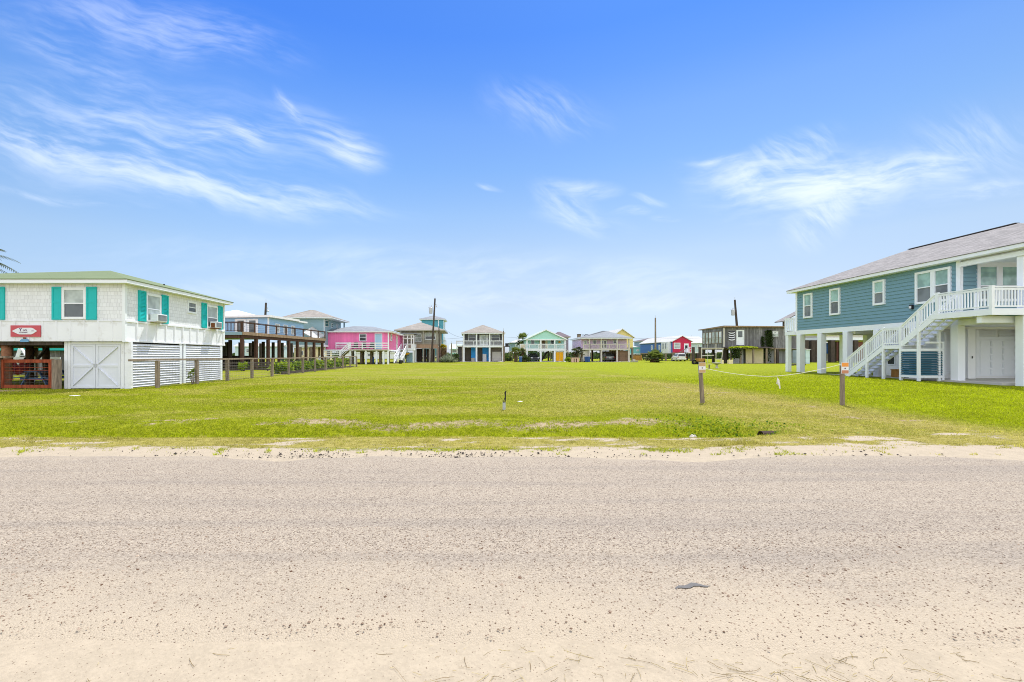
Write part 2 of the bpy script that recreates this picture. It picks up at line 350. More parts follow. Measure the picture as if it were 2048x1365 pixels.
G_LUSH0 = lin(135, 153, 6, .60); G_LUSH1 = lin(197, 207, 30, .68)
G_MID0 = lin(132, 146, 14, .60); G_MID1 = lin(188, 195, 48, .68)
G_DRY0 = lin(160, 150, 82, .62); G_DRY1 = lin(216, 204, 140, .70)
SAND = lin(234, 216, 188, .50)
def ground_material():
    m, nt, p = newmat('lawn_ground', .95, .1); P = pos(nt)
    at = {k: nd(nt, 'ShaderNodeAttribute', attribute_name=k).outputs['Fac'] for k in ('sand', 'dry', 'lush')}
    nf = noise(nt, P, 45, 4, .7); nm = noise(nt, P, 6.0, 4, .65); nl = noise(nt, P, .35, 4)
    st = nd(nt, 'ShaderNodeVectorMath', {0: P, 1: (.25, 1.4, 1)}, operation='MULTIPLY').outputs[0]
    ns = noise(nt, st, .6, 4, .6)
    tex = mrange(nt, math_(nt, 'ADD', math_(nt, 'MULTIPLY', nf, .55), math_(nt, 'MULTIPLY', nm, .45)), .36, .64)
    mid = mixc(nt, tex, G_MID0, G_MID1); lu = mixc(nt, tex, G_LUSH0, G_LUSH1); dr = mixc(nt, tex, G_DRY0, G_DRY1)
    s2 = nd(nt, 'ShaderNodeVectorMath', {0: P, 1: (.022, .11, 1)}, operation='MULTIPLY').outputs[0]; ns = math_(nt, 'ADD', math_(nt, 'MULTIPLY', ns, .45), math_(nt, 'MULTIPLY', noise(nt, s2, 1.0, 3, .6), .55))
    lf = mrange(nt, math_(nt, 'ADD', at['lush'], math_(nt, 'MULTIPLY', math_(nt, 'SUBTRACT', ns, .5), 2.2)), .05, .95)
    c = mixc(nt, lf, mid, lu)
    df = mrange(nt, math_(nt, 'ADD', at['dry'], math_(nt, 'MULTIPLY', math_(nt, 'SUBTRACT', nm, .5), .8)), .25, .85)
    c = mixc(nt, df, c, dr)
    s0 = mixc(nt, tex, dk(SAND, .84), dk(SAND, 1.0)); s0 = mixc(nt, mrange(nt, nd(nt, 'ShaderNodeSeparateXYZ', {0: P}).outputs[1], 8.6, 9.6), s0, mixc(nt, tex, lin(172, 148, 112, .55), lin(220, 200, 164, .55))); sn = noise(nt, P, 14, 5, .7)
    sf = mrange(nt, math_(nt, 'ADD', at['sand'], math_(nt, 'MULTIPLY', math_(nt, 'SUBTRACT', sn, .5), .8)), .38, .62)
    peb = nd(nt, 'ShaderNodeTexVoronoi', {'Vector': P, 'Scale': 55.0}); pf = mrange(nt, peb.outputs['Distance'], .10, .24, 1, 0)
    pk = math_(nt, 'MULTIPLY', pf, mrange(nt, nd(nt, 'ShaderNodeSeparateColor', {0: peb.outputs['Color']}).outputs[0], .38, .6))
    s0 = mixc(nt, math_(nt, 'MULTIPLY', pk, .8), s0, lin(110, 86, 66, .6))
    c = mixc(nt, 1.0, c, (.80, .78, .52, 1), 'MULTIPLY'); c = mixc(nt, sf, c, s0); nt.links.new(c, p.inputs['Base Color'])
    bump(nt, p, math_(nt, 'MULTIPLY', math_(nt, 'ADD', nf, math_(nt, 'MULTIPLY', nm, .8)), mrange(nt, sf, 0, 1, 1, .22)), .55, .05); return m
sa, dr_, lu_ = masks(GX, GY)
ground = tag(grid_mesh('ground', GX, GY, hz(GX, GY), ground_material(), {'sand': sa, 'dry': dr_, 'lush': lu_}), kind='structure')

# the road: chip-sealed lane with ragged, sand-covered edges
def road_material():
    m, nt, p = newmat('chip_seal', .9, .15); P = pos(nt)
    s = nd(nt, 'ShaderNodeSeparateXYZ', {0: P})
    v = nd(nt, 'ShaderNodeTexVoronoi', {'Vector': P, 'Scale': 98.0}); v2 = nd(nt, 'ShaderNodeTexVoronoi', {'Vector': P, 'Scale': 52.0})
    r1 = nd(nt, 'ShaderNodeSeparateColor', {0: v.outputs['Color']}).outputs[0]; r2 = nd(nt, 'ShaderNodeSeparateColor', {0: v2.outputs['Color']}).outputs
    ramp = nd(nt, 'ShaderNodeValToRGB', {0: r1}); e = ramp.color_ramp.elements
    e[0].position = 0; e[0].color = lin(124, 110, 98, .54); e[1].position = 1; e[1].color = lin(238, 222, 196, .55)
    for q, col in ((.12, lin(160, 142, 122, .55)), (.26, lin(206, 190, 170, .52)), (.6, lin(218, 202, 180, .525)), (.8, lin(196, 181, 163, .53))):
        k = e.new(q); k.color = col
    c = ramp.outputs[0]
    # tar-grey wheel tracks along the lane, sand film elsewhere
    st = nd(nt, 'ShaderNodeVectorMath', {0: P, 1: (.09, 2.3, 1)}, operation='MULTIPLY').outputs[0]
    tr = noise(nt, st, 1.0, 5, .62); c = mixc(nt, mrange(nt, tr, .42, .68, 0, .55), c, mixc(nt, r1, lin(138, 127, 116, .55), lin(200, 188, 174, .55)))
    ed = math_(nt, 'ADD', s.outputs[1], math_(nt, 'MULTIPLY', math_(nt, 'SUBTRACT', noise(nt, P, 1.4, 5, .6), .5), 1.5))
    sf = math_(nt, 'MAXIMUM', mrange(nt, ed, 2.3, 3.7, .92, 0), mrange(nt, ed, 6.3, 7.0, 0, .5))
    nf = noise(nt, P, 70, 3); sandc = mixc(nt, nf, dk(SAND, .9), dk(SAND, 1.08)); c = mixc(nt, sf, c, sandc)
    # dark stones standing out of the film
    df = mrange(nt, v2.outputs['Distance'], .16, .30, 1, 0); pick = mrange(nt, r2[0], .70, .74, 0, 1)
    stone = mixc(nt, r2[1], lin(92, 62, 44, .6), lin(150, 120, 100, .6)); c = mixc(nt, math_(nt, 'MULTIPLY', math_(nt, 'MULTIPLY', df, pick), mrange(nt, s.outputs[1], 2.4, 5.5, .85, .5)), c, stone)
    nt.links.new(c, p.inputs['Base Color'])
    hgt = math_(nt, 'ADD', math_(nt, 'SUBTRACT', 1.0, v.outputs['Distance']), math_(nt, 'MULTIPLY', math_(nt, 'MULTIPLY', df, pick), 1.2)); bump(nt, p, hgt, .55, .012); return m
rx = np.array([-v for v in reversed(geo(31, 900, 16))] + list(np.arange(-30, 30.1, .12)) + geo(31, 900, 16)); rt = np.array([0, .02, .06, .15, .3, .5, .7, .85, .94, .98, 1.0])
RX, RT = np.meshgrid(rx, rt)
def redge(x): return 6.95 + .32 * (fbm(x * .35 + 3, x * 0 + 4) - .5) + .16 * (vn(x * 2.2, x * 0 + 8) - .5) - .35 * np.exp(-((x + 3.0) / .8) ** 2) - .22 * np.exp(-((x - 3.4) / .9) ** 2) - .25 * sst(6.5, 8.5, x)
def rnear(x): return 2.25 + .3 * (fbm(x * .5 + 30, x * 0 + 14) - .5) + .12 * (vn(x * 2.6, x * 0 + 3) - .5)
RY = rnear(RX) + (redge(RX) - rnear(RX)) * RT
RZ = -.034 + .034 * np.minimum(1, np.minimum(RT, 1 - RT) / .05) - .008 * ((RT == 0) | (RT == 1)) + .004 * (fbm(RX * .8, RY * 1.5) - .5)
road = tag(grid_mesh('road', RX, RY, RZ, road_material()), kind='structure')
ap = MB(); ring = []
for k in range(22):
    t = 2 * math.pi * k / 22; x = math.cos(t); y = math.sin(t); rr = 1 + .06 * math.sin(5 * t + 1) + .05 * math.sin(9 * t)
    ring.append((1.418 + .118 * x * rr, 2.965 + .022 * y * rr * (1 - .35 * x * x) + .022 * x - .028 * x * x + .012 * math.sin(6 * x), .006))
ap.add(ring, [tuple(range(22))]); tag(ap.build('tar_patch', plain('tar', lin(134, 131, 128, .55), .9, .3, 55)), kind='structure')

# ------------------------------------------------------------------ grass blades, stones and straw: nobody could count them
def blades(name, n, ymin, ymax, colours, seed):
    g = np.random.default_rng(seed)
    y = np.exp(g.uniform(np.log(ymin), np.log(ymax), n * 2)); x = (g.uniform(-1.3, 1.5, n * 2) + g.normal(0, .12, n * 2)) * y
    sa, dr, lu = masks(x, y); tall = np.ones_like(x)
    patch = fbm(x * 1.7 + 9, y * 1.7); clump = fbm(x * 5.3 + 31, y * 8.1 + 5); fine = vn(x * 14 + 3, y * 22 + 8); near = 1 - sst(10, 16, y)
    keep = (g.random(n * 2) < 1 - .9 * sst(20, 34, y)) & ((clump - .5) * 1.9 + (fine - .5) * .5 + .5 + g.normal(0, .1, n * 2) > sa * 1.12 - .12) & (g.random(n * 2) > .75 * dr * near * sst(.62, .35, patch)) & ~((x < -15.4) & (y > 20.4) & (y < 29)) & ~((x > 23.3) & (y > 20.5))
    x, y, sa, dr, lu, clump, fine = x[keep][:n], y[keep][:n], sa[keep][:n], dr[keep][:n], lu[keep][:n], clump[keep][:n], fine[keep][:n]; k = len(x); cl = np.clip((clump - .5) * 2.2, -1, 1)
    z = hz(x, y) - .004; dr = np.clip(dr + .45 * np.clip(-cl - .25, 0, 1) * (y < 30), 0, 1)
    hgt = (.022 + .022 * g.random(k)) * (1 + .5 * lu * (y < 10.2) + .2 * lu) * (1 - .35 * dr) * np.clip((y / 13) ** .25, .85, 1.5) * (1 + .55 * cl) * (.75 + .5 * fine)
    tuft = (vn(x * 2.6, y * 5.2) > .80) & (y < 9.0) & (sa < .5); hgt = np.where(tuft, hgt * 2.4, hgt)
    wdt = (.0045 + .004 * g.random(k)) * np.clip(y / 9, .8, 2.6)
    a = g.uniform(0, 2 * np.pi, k); ln = g.uniform(.1, 1.1, k); la = g.uniform(0, 2 * np.pi, k)
    cx, cy = np.cos(a) * wdt, np.sin(a) * wdt
    v = np.empty((k, 3, 3)); v[:, 0] = np.stack([x - cx, y - cy, z], 1); v[:, 1] = np.stack([x + cx, y + cy, z], 1)
    v[:, 2] = np.stack([x + np.cos(la) * ln * hgt, y + np.sin(la) * ln * hgt, z + hgt], 1)
    r = np.clip(.5 + .55 * g.normal(0, .45, k), 0, 1)[:, None]
    mixk = lambda c0, c1: np.array(c0[:3])[None] * (1 - r) + np.array(c1[:3])[None] * r
    col = mixk(G_MID0, G_MID1); lf = np.clip(lu + g.normal(0, .18, k), 0, 1)[:, None]; col = col * (1 - lf) + mixk(G_LUSH0, G_LUSH1) * lf
    df = np.clip(dr * 1.05 + g.normal(0, .22, k) - .05, 0, 1)[:, None]; col = col * (1 - df) + mixk(G_DRY0, G_DRY1) * df; n1_ = fbm(x * .5 + 2, y * .9 + 6); col *= 1.32 * (1 + .45 * (n1_[:, None] - .5) + .28 * cl[:, None] + .6 * (fine[:, None] - .5)) * np.array([[1, 1, .7]])
    me = bpy.data.meshes.new(name); me.vertices.add(k * 3); me.vertices.foreach_set('co', v.ravel()); me.loops.add(k * 3); me.loops.foreach_set('vertex_index', np.arange(k * 3, dtype=np.int32))
    me.polygons.add(k); me.polygons.foreach_set('loop_start', np.arange(0, k * 3, 3, dtype=np.int32))
    ca = me.attributes.new('tint', 'FLOAT_COLOR', 'POINT'); ca.data.foreach_set('color', np.repeat(np.concatenate([col, np.ones((k, 1))], 1), 3, 0).ravel().astype(np.float32))
    me.update(calc_edges=True); me.validate()
    m, nt, p = newmat('grass_blade', .7, .15); c = nd(nt, 'ShaderNodeAttribute', attribute_name='tint').outputs['Color']; nt.links.new(c, p.inputs['Base Color'])
    tr = nd(nt, 'ShaderNodeBsdfTranslucent', {0: c}); mx = nd(nt, 'ShaderNodeMixShader', {0: .45, 1: p.outputs[0], 2: tr.outputs[0]}); nt.links.new(mx.outputs[0], nt.nodes['Material Output'].inputs[0])
    me.materials.append(m); o = bpy.data.objects.new(name, me); COL.objects.link(o); return tag(o, 'short yellow green grass on the open lot and verge', 'grass', kind='stuff')
blades('grass', 520000, 7.0, 34, None, 3)

def pebbles(name, pts, size, mat, label, cat, seed):
    g = np.random.default_rng(seed); mb = MB(); base = [(1, 0, 0), (-1, 0, 0), (0, 1, 0), (0, -1, 0), (0, 0, .8), (0, 0, -.5)]
    fs = [(0, 2, 4), (2, 1, 4), (1, 3, 4), (3, 0, 4), (2, 0, 5), (1, 2, 5), (3, 1, 5), (0, 3, 5)]
    for x, y, z in pts:
        s = size * math.exp(g.normal(0, .35)); a = g.uniform(0, 6.28); ca, sa_ = math.cos(a), math.sin(a); ex = g.uniform(.6, 1.3)
        mb.add([(x + (bx * ex * ca - by * sa_) * s, y + (bx * ex * sa_ + by * ca) * s, z + bz * s * .8) for bx, by, bz in base], fs); mb.r += [g.random()] * 6
    return tag(mb.build(name, mat), label, cat, kind='stuff')
def stonemat(name, c0, c1):
    m, nt, p = newmat(name, .8, .2); nt.links.new(mixc(nt, nd(nt, 'ShaderNodeAttribute', attribute_name='rnd').outputs['Fac'], c0, c1), p.inputs['Base Color']); return m
g_ = np.random.default_rng(5); pts = []
for _ in range(11000):
    y = 2.3 + 1.7 * g_.random() ** 1.25; x = g_.uniform(-1.1, 1.25) * y
    if g_.random() < (.12 + .88 * float(vn(x * 1.5 + 7, y * 3)) ** 1.5) * (1.0 if y > 2.42 else .4): pts.append((x, y, (0.0 if y > rnear(x) + .15 else gz(x, y)) + .001))
pebbles('gravel', pts, .0046, stonemat('gravel_stone', lin(112, 82, 62, .66), lin(206, 184, 162, .7)), 'small brown stones strewn over the near half of the road', 'gravel', 6)
pts = []
for u, n, w in ((560, 60, 60), (870, 25, 35), (925, 110, 60), (1150, 60, 90), (640, 90, 50), (370, 60, 120), (1700, 60, 110), (1100, 70, 320)):
    for _ in range(n):
        y = 6.75 + .5 * abs(g_.normal(0, .55)); x = X(u + g_.normal(0, w), 6.9); pts.append((x, y, max(gz(x, y), -.02) + .006))
pebbles('asphalt_crumbs', pts, .011, stonemat('asphalt_crumb', lin(40, 38, 38, .6), lin(110, 98, 90, .6)), 'dark asphalt crumbs along the broken far road edge', 'asphalt crumbs', 8)
straw = MB()
for _ in range(300):
    y = 1.95 + .5 * g_.random() ** 1.3; x = g_.uniform(-.2, 1.25) * y if g_.random() < .95 else g_.uniform(-1.1, -.3) * y
    a = g_.uniform(0, 6.28); L = g_.uniform(.015, .1) if g_.random() < .85 else g_.uniform(.1, .2); kk = g_.normal(0, 5); p = Vector((x, y, .006)); ptsl = [p.copy()]
    for i in range(5): a += kk * L / 5; p = p + Vector((math.cos(a), math.sin(a), 0)) * (L / 5); p.z = .005 + .004 * g_.random(); ptsl.append(p.copy())
    straw.tube([(q.x, q.y, max(gz(q.x, q.y), -.03) + q.z) for q in ptsl], g_.uniform(.0006, .0014), 3, False); straw.r += [g_.random()] * 18
tag(straw.build('dry_grass_litter', stonemat('straw', lin(136, 112, 70, .66), lin(212, 194, 130, .7))), 'dry curled grass stems lying on sand by the near road edge', 'straw', kind='stuff')

# ------------------------------------------------------------------ sky, sun, camera
SUN_EL, SUN_AZ = 60.0, 25.5            # degrees; azimuth from +Y towards +X
w = bpy.data.worlds.new('World'); SC.world = w; w.use_nodes = True; nt = w.node_tree; bg = nt.nodes['Background']
sky = nd(nt, 'ShaderNodeTexSky', sky_type='NISHITA'); sky.sun_disc = False; sky.sun_elevation = rad(SUN_EL); sky.sun_rotation = rad(SUN_AZ); sky.air_density = 1.0; sky.dust_density = .3; sky.ozone_density = 2.0
dv = nd(nt, 'ShaderNodeTexCoord').outputs['Generated']; s = nd(nt, 'ShaderNodeSeparateXYZ', {0: dv})
el = math_(nt, 'ARCSINE', s.outputs[2])
tint = nd(nt, 'ShaderNodeValToRGB', {0: math_(nt, 'MULTIPLY', el, 1.0, True)}); e = tint.color_ramp.elements
SKYT = [(0, (.55, .64, 1.0)), (.031, (.64, .72, 1.02)), (.11, (.91, .815, .84)), (.206, (1.08, .98, .92)), (.298, (.95, 1.0, 1.03)), (.385, (.76, .95, 1.12)), (.466, (.66, .90, 1.20)), (.542, (.46, .78, 1.24)), (.611, (.35, .70, 1.28)), (1, (.32, .68, 1.3))]
e[0].color = (*SKYT[0][1], 1); e[1].color = (*SKYT[-1][1], 1)
for q, cc in SKYT[1:-1]: k = e.new(q); k.color = (*cc, 1)
c = mixc(nt, 1.0, sky.outputs[0], tint.outputs[0], 'MULTIPLY')
kx = mrange(nt, s.outputs[0], -.62, .15, 1.2, 1.0); c = mixc(nt, 1.0, c, nd(nt, 'ShaderNodeCombineXYZ', {0: math_(nt, 'POWER', kx, .3), 1: math_(nt, 'POWER', kx, .7), 2: kx}).outputs[0], 'MULTIPLY')   # sky colour raised to the left, where the model darkens away from the sun
# cirrus: wind-drawn streaks at fixed bearings of the sky
fy = math_(nt, 'MAXIMUM', s.outputs[1], .02); pv = nd(nt, 'ShaderNodeCombineXYZ', {0: math_(nt, 'DIVIDE', s.outputs[0], fy), 1: math_(nt, 'DIVIDE', s.outputs[2], fy)}).outputs[0]
wp = nd(nt, 'ShaderNodeVectorMath', {0: nd(nt, 'ShaderNodeTexNoise', {'Vector': pv, 'Scale': 3.6, 'Detail': 3.0}).outputs[1], 1: (.5, .5, .5)}, operation='SUBTRACT').outputs[0]
pw = nd(nt, 'ShaderNodeVectorMath', {0: pv, 1: nd(nt, 'ShaderNodeVectorMath', {0: wp, 1: (.14, .085, 0)}, operation='MULTIPLY').outputs[0]}, operation='ADD').outputs[0]
def streak(ang, sx, sy, off):
    mp = nd(nt, 'ShaderNodeMapping', {'Vector': pw, 'Rotation': (0, 0, rad(-ang)), 'Scale': (1 / sx, 1 / sy, 1), 'Location': (off, off, 0)}, vector_type='TEXTURE').outputs[0]
    return noise(nt, mp, 1.0, 4, .62)
def duo(ang, sx, sy, off, lo, hi): return mrange(nt, math_(nt, 'ADD', math_(nt, 'MULTIPLY', streak(ang, sx, sy, off), .55), math_(nt, 'MULTIPLY', streak(ang + 4, sx * 2.6, sy * 3.2, off + 5), .45)), lo, hi)
stL = duo(13, 3.0, 14, 3, .37, .70); stR = duo(-9, 3.6, 13, 8, .36, .69); stF = duo(38, 5, 18, 1, .37, .70)
def blob(u, v, ru, rv, ang, k, tex):
    mp = nd(nt, 'ShaderNodeMapping', {'Vector': pw, 'Location': ((u - U0) / F, (V0 - v) / F, 0), 'Rotation': (0, 0, rad(-ang)), 'Scale': (ru / F, rv / F, 1)}, vector_type='TEXTURE').outputs[0]
    ln = nd(nt, 'ShaderNodeVectorMath', {0: mp}, operation='LENGTH').outputs['Value']; f = mrange(nt, ln, 1.35, .0, 0, k)
    return math_(nt, 'MULTIPLY', f, tex)
B = [(260, 270, 420, 130, 8, .55, stL), (330, 358, 300, 42, 14, .8, stL), (560, 400, 240, 34, 9, .7, stL), (480, 268, 80, 38, 8, .95, stL), (690, 300, 75, 38, 24, .9, stL), (580, 215, 55, 16, 50, .8, stF),
     (640, 270, 120, 60, 24, .45, stL), (240, 50, 240, 60, 14, .5, stL), (430, 60, 200, 60, 14, .45, stL), (130, 100, 220, 40, 22, .4, stL), (60, 280, 150, 40, 12, .75, stL), (100, 390, 190, 10, 9, .45, stL),
     (1080, 215, 120, 55, 15, .45, stF), (1150, 378, 75, 22, 8, .75, stR), (1130, 415, 80, 34, 40, .6, stF), (1170, 450, 90, 26, 14, .6, stL), (1258, 432, 40, 10, -4, 1.0, stR), (1325, 442, 34, 8, -3, 1.0, stR), (985, 371, 28, 8, 14, 1.0, stL), (1285, 408, 40, 9, 10, .8, stL),
     (1640, 372, 230, 74, -4, 1.0, stR), (1570, 322, 110, 44, -30, .8, stF), (1640, 440, 80, 50, -36, .85, stF), (1560, 360, 190, 46, 6, .75, stR), (1850, 345, 130, 40, -10, .9, stR), (1960, 385, 110, 22, -10, .75, stR), (1950, 290, 150, 80, -8, .4, stF), (1450, 318, 60, 8, -6, .7, stR),
     (1000, 545, 900, 46, 3, .35, stR), (700, 595, 520, 26, 3, .42, stL), (1100, 600, 500, 20, 2, .4, stR)]
acc = None
for b in B:
    f = blob(*b); acc = f if acc is None else math_(nt, 'SUBTRACT', 1.0, math_(nt, 'MULTIPLY', math_(nt, 'SUBTRACT', 1.0, acc), math_(nt, 'SUBTRACT', 1.0, f)))
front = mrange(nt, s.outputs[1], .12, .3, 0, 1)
# added bright cloud overhead and behind the camera, out of view, filling shaded fronts
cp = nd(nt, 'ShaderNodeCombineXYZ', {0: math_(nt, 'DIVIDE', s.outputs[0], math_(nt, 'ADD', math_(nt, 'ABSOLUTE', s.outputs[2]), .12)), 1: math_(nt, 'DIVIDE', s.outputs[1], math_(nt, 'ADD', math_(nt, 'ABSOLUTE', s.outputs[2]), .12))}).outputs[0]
fill_cover = math_(nt, 'MULTIPLY', mrange(nt, noise(nt, nd(nt, 'ShaderNodeVectorMath', {0: cp, 1: (.5, 2.0, 1)}, operation='MULTIPLY').outputs[0], 1.3, 6, .6), .28, .6, 0, .85), math_(nt, 'SUBTRACT', 1.0, front))
CLOUD = (9.2, 9.5, 10.0, 1); FILL_CLOUD = (16.0, 16.0, 16.0, 1)
c = mixc(nt, math_(nt, 'MULTIPLY', math_(nt, 'MULTIPLY', acc, front), .6), c, CLOUD); c = mixc(nt, fill_cover, c, FILL_CLOUD)
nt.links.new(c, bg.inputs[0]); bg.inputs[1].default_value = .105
sl = bpy.data.lights.new('sun', 'SUN'); sl.energy = 4.0; sl.angle = rad(.53); sl.color = (1, .965, .9); so = bpy.data.objects.new('sun', sl); COL.objects.link(so)
sd = Vector((math.sin(rad(SUN_AZ)) * math.cos(rad(SUN_EL)), math.cos(rad(SUN_AZ)) * math.cos(rad(SUN_EL)), math.sin(rad(SUN_EL)))); so.rotation_euler = sd.to_track_quat('Z', 'Y').to_euler(); so.location = (20, 40, 60)
cd = bpy.data.cameras.new('camera'); cam = bpy.data.objects.new('camera', cd); COL.objects.link(cam); cam.location = (0, 0, H); cam.rotation_euler = (rad(90), 0, 0)
cd.sensor_width = 36; cd.lens = F / 2048 * 36; cd.shift_x = (1024 - U0) / 2048; cd.shift_y = (V0 - 682.5) / 2048; cd.clip_start = .05; cd.clip_end = 8000
SC.camera = cam
SC.view_settings.view_transform = 'Standard'; SC.view_settings.look = 'None'; SC.view_settings.exposure = .43; SC.view_settings.gamma = 1
# ------------------------------------------------------------------ building helpers
def window(par, fr, a0, a1, z0, z1, casing=.08, fm='white', up='glass', low=None, local=False, split=.5, proud=.05, name='window'):
    low = low or up; mb = MB(); zm = z0 + (z1 - z0) * split; r = casing * .45
    fbox(mb, fr, a0, a0 + casing, z0, z1, 0, proud); fbox(mb, fr, a1 - casing, a1, z0, z1, 0, proud)
    fbox(mb, fr, a0 + casing, a1 - casing, z1 - casing, z1, 0, proud); fbox(mb, fr, a0 + casing, a1 - casing, z0, z0 + casing, 0, proud + .015)
    fbox(mb, fr, a0 + casing, a1 - casing, zm - r / 2, zm + r / 2, 0, proud - .012)
    w = mb.build(name, M[fm], par, local)
    q = MB(); fbox(q, fr, a0 + casing, a1 - casing, zm + r / 2, z1 - casing, 0, proud * .45); q.build('pane', M[up], w, local)
    q = MB(); fbox(q, fr, a0 + casing, a1 - casing, z0 + casing, zm - r / 2, 0, proud * .38); q.build('pane', M[low], w, local)
    return w
def door(par, fr, a0, a1, z0, z1, mat, fm='white', glass=None, local=False, casing=.09, name='door', handle=True):
    f = MB(); fbox(f, fr, a0 + casing, a1 - casing, z0, z1 - casing, 0, .035); d = f.build(name, M[mat], par, local)
    c = MB(); fbox(c, fr, a0, a0 + casing, z0, z1, 0, .06); fbox(c, fr, a1 - casing, a1, z0, z1, 0, .06); fbox(c, fr, a0 + casing, a1 - casing, z1 - casing, z1, 0, .06); c.build('door_frame', M[fm], d, local)
    if glass:
        g = MB(); w = a1 - a0
        fbox(g, fr, a0 + .22 * w, a1 - .22 * w, z0 + (z1 - z0) * glass[0], z0 + (z1 - z0) * glass[1], .03, .045); g.build('pane', M[glass[2]], d, local)
    if handle:
        h = MB(); fbox(h, fr, a1 - casing - .11, a1 - casing - .06, z0 + .95, z0 + 1.08, .03, .08); h.build('handle', M['metal'], d, local)
    return d
def hip(par, x0, x1, y0, y1, z, zr, ridge, roofm, trim='white', ov=.4, t=.16, local=False, name='roof', eave='eave_trim'):
    """ridge: two points (x, y); eave slab z..z+t, slopes above it"""
    a, b, c, d = x0 - ov, x1 + ov, y0 - ov, y1 + ov; zt = z + t + .004
    m = MB(); m.box(a, b, c, d, z, z + t); m.build(eave, M[trim], par, local)
    (rx0, ry0), (rx1, ry1) = ridge[:2]; za, zb = (zr if isinstance(zr, tuple) else (zr, zr))
    e = .03; r = MB(); along_y = abs(ry1 - ry0) >= abs(rx1 - rx0)
    V = [(a - e, c - e, zt), (b + e, c - e, zt), (b + e, d + e, zt), (a - e, d + e, zt), (rx0, ry0, za), (rx1, ry1, zb), (a - e, c - e, zt + .03), (b + e, c - e, zt + .03), (b + e, d + e, zt + .03), (a - e, d + e, zt + .03)]
    if along_y: fs = [(6, 7, 4), (7, 8, 5, 4), (8, 9, 5), (9, 6, 4, 5)]
    else: fs = [(6, 7, 5, 4), (7, 8, 5), (8, 9, 4, 5), (9, 6, 4)]
    r.add(V, fs + [(3, 2, 1, 0), (0, 1, 7, 6), (1, 2, 8, 7), (2, 3, 9, 8), (3, 0, 6, 9)])
    return r.build(name, M[roofm], par, local)
def gable(par, x0, x1, y0, y1, z, zr, along, roofm, wallm, ov=.4, t=.14, local=False, trim='white', asym=.5):
    """two roof slabs with their white edge boards, and the gable wall below them"""
    def slab(m, p0, p1, q0, q1, tk):      # quad p0 p1 q1 q0 with thickness
        vs = [Vector(p) for p in (p0, p1, q1, q0)]; vs2 = [v + Vector((0, 0, tk)) for v in vs]
        m.add(vs + vs2, [(0, 1, 2, 3), (7, 6, 5, 4), (0, 4, 5, 1), (1, 5, 6, 2), (2, 6, 7, 3), (3, 7, 4, 0)])
    if along == 'y':
        xm = x0 + (x1 - x0) * asym; k = (zr - z) / (xm - x0); k2 = (zr - z) / (x1 - xm); w = MB(); w.prism([(x0, z), (x1, z), (xm, zr)], 'y', y0, y1); w.build('gable_wall', M[wallm], par, local)
        r = MB(); slab(r, (x0 - ov, y0 - ov, z - ov * k), (xm, y0 - ov, zr), (x0 - ov, y1 + ov, z - ov * k), (xm, y1 + ov, zr), t); slab(r, (xm, y0 - ov, zr), (x1 + ov, y0 - ov, z - ov * k2), (xm, y1 + ov, zr), (x1 + ov, y1 + ov, z - ov * k2), t)
        R = r.build('roof', M[roofm], par, local)
        f = MB(); f.beam((x0 - ov, y0 - ov - .02, z - ov * k + t / 2), (xm, y0 - ov - .02, zr + t / 2), .04, t * 1.25); f.beam((x1 + ov, y0 - ov - .021, z - ov * k2 + t / 2), (xm, y0 - ov - .021, zr + t / 2), .04, t * 1.25); f.build('barge_board', M[trim], par, local)
    else:
        ym = (y0 + y1) / 2; k = (zr - z) / (ym - y0); w = MB(); w.prism([(y0, z), (y1, z), (ym, zr)], 'x', x0, x1); w.build('gable_wall', M[wallm], par, local)
        r = MB(); slab(r, (x0 - ov, y0 - ov, z - ov * k), (x1 + ov, y0 - ov, z - ov * k), (x0 - ov, ym, zr), (x1 + ov, ym, zr), t); slab(r, (x0 - ov, ym, zr), (x1 + ov, ym, zr), (x0 - ov, y1 + ov, z - ov * k), (x1 + ov, y1 + ov, z - ov * k), t)
        R = r.build('roof', M[roofm], par, local)
        f = MB()
        f.box(x0 - ov, x1 + ov, y0 - ov - .03, y0 - ov, z - ov * k - .02, z - ov * k + t - .02); f.build('eave_trim', M[trim], par, local)
    return R
def railing(par, p0, p1, h, mat, style='balusters', step=.13, local=False, posts=True, top=.09, name='railing', bot=.1, bw=.035, pw=.1):
    p0 = Vector(p0); p1 = Vector(p1); d = p1 - p0; L = math.hypot(d.x, d.y); m = MB(); up = Vector((0, 0, 1))
    m.beam(p0 + up * h, p1 + up * h, .1, .05)
    if style == 'balusters':
        m.beam(p0 + up * (h - .09), p1 + up * (h - .09), .04, .09); m.beam(p0 + up * bot, p1 + up * bot, .05, .07); n = max(2, int(L / step))
        for i in range(1, n): q = p0 + d * (i / n); m.beam(q + up * bot, q + up * (h - .1), bw, bw)
    elif style == 'boards':
        for k in (.25, .55, .85): m.beam(p0 + up * h * k, p1 + up * h * k, .03, .11)
    elif style == 'wire':
        for k in (.12, .3, .5, .7): m.beam(p0 + up * h * k, p1 + up * h * k, .012, .012)
        m.beam(p0 + up * (h - .09), p1 + up * (h - .09), .04, .09)
    if posts:
        n = max(1, round(L / 2.0))
        for i in range(n + 1): q = p0 + d * (i / n); m.beam(q, q + up * (h + .03), pw, pw)
    return m.build(name, M[mat], par, local)
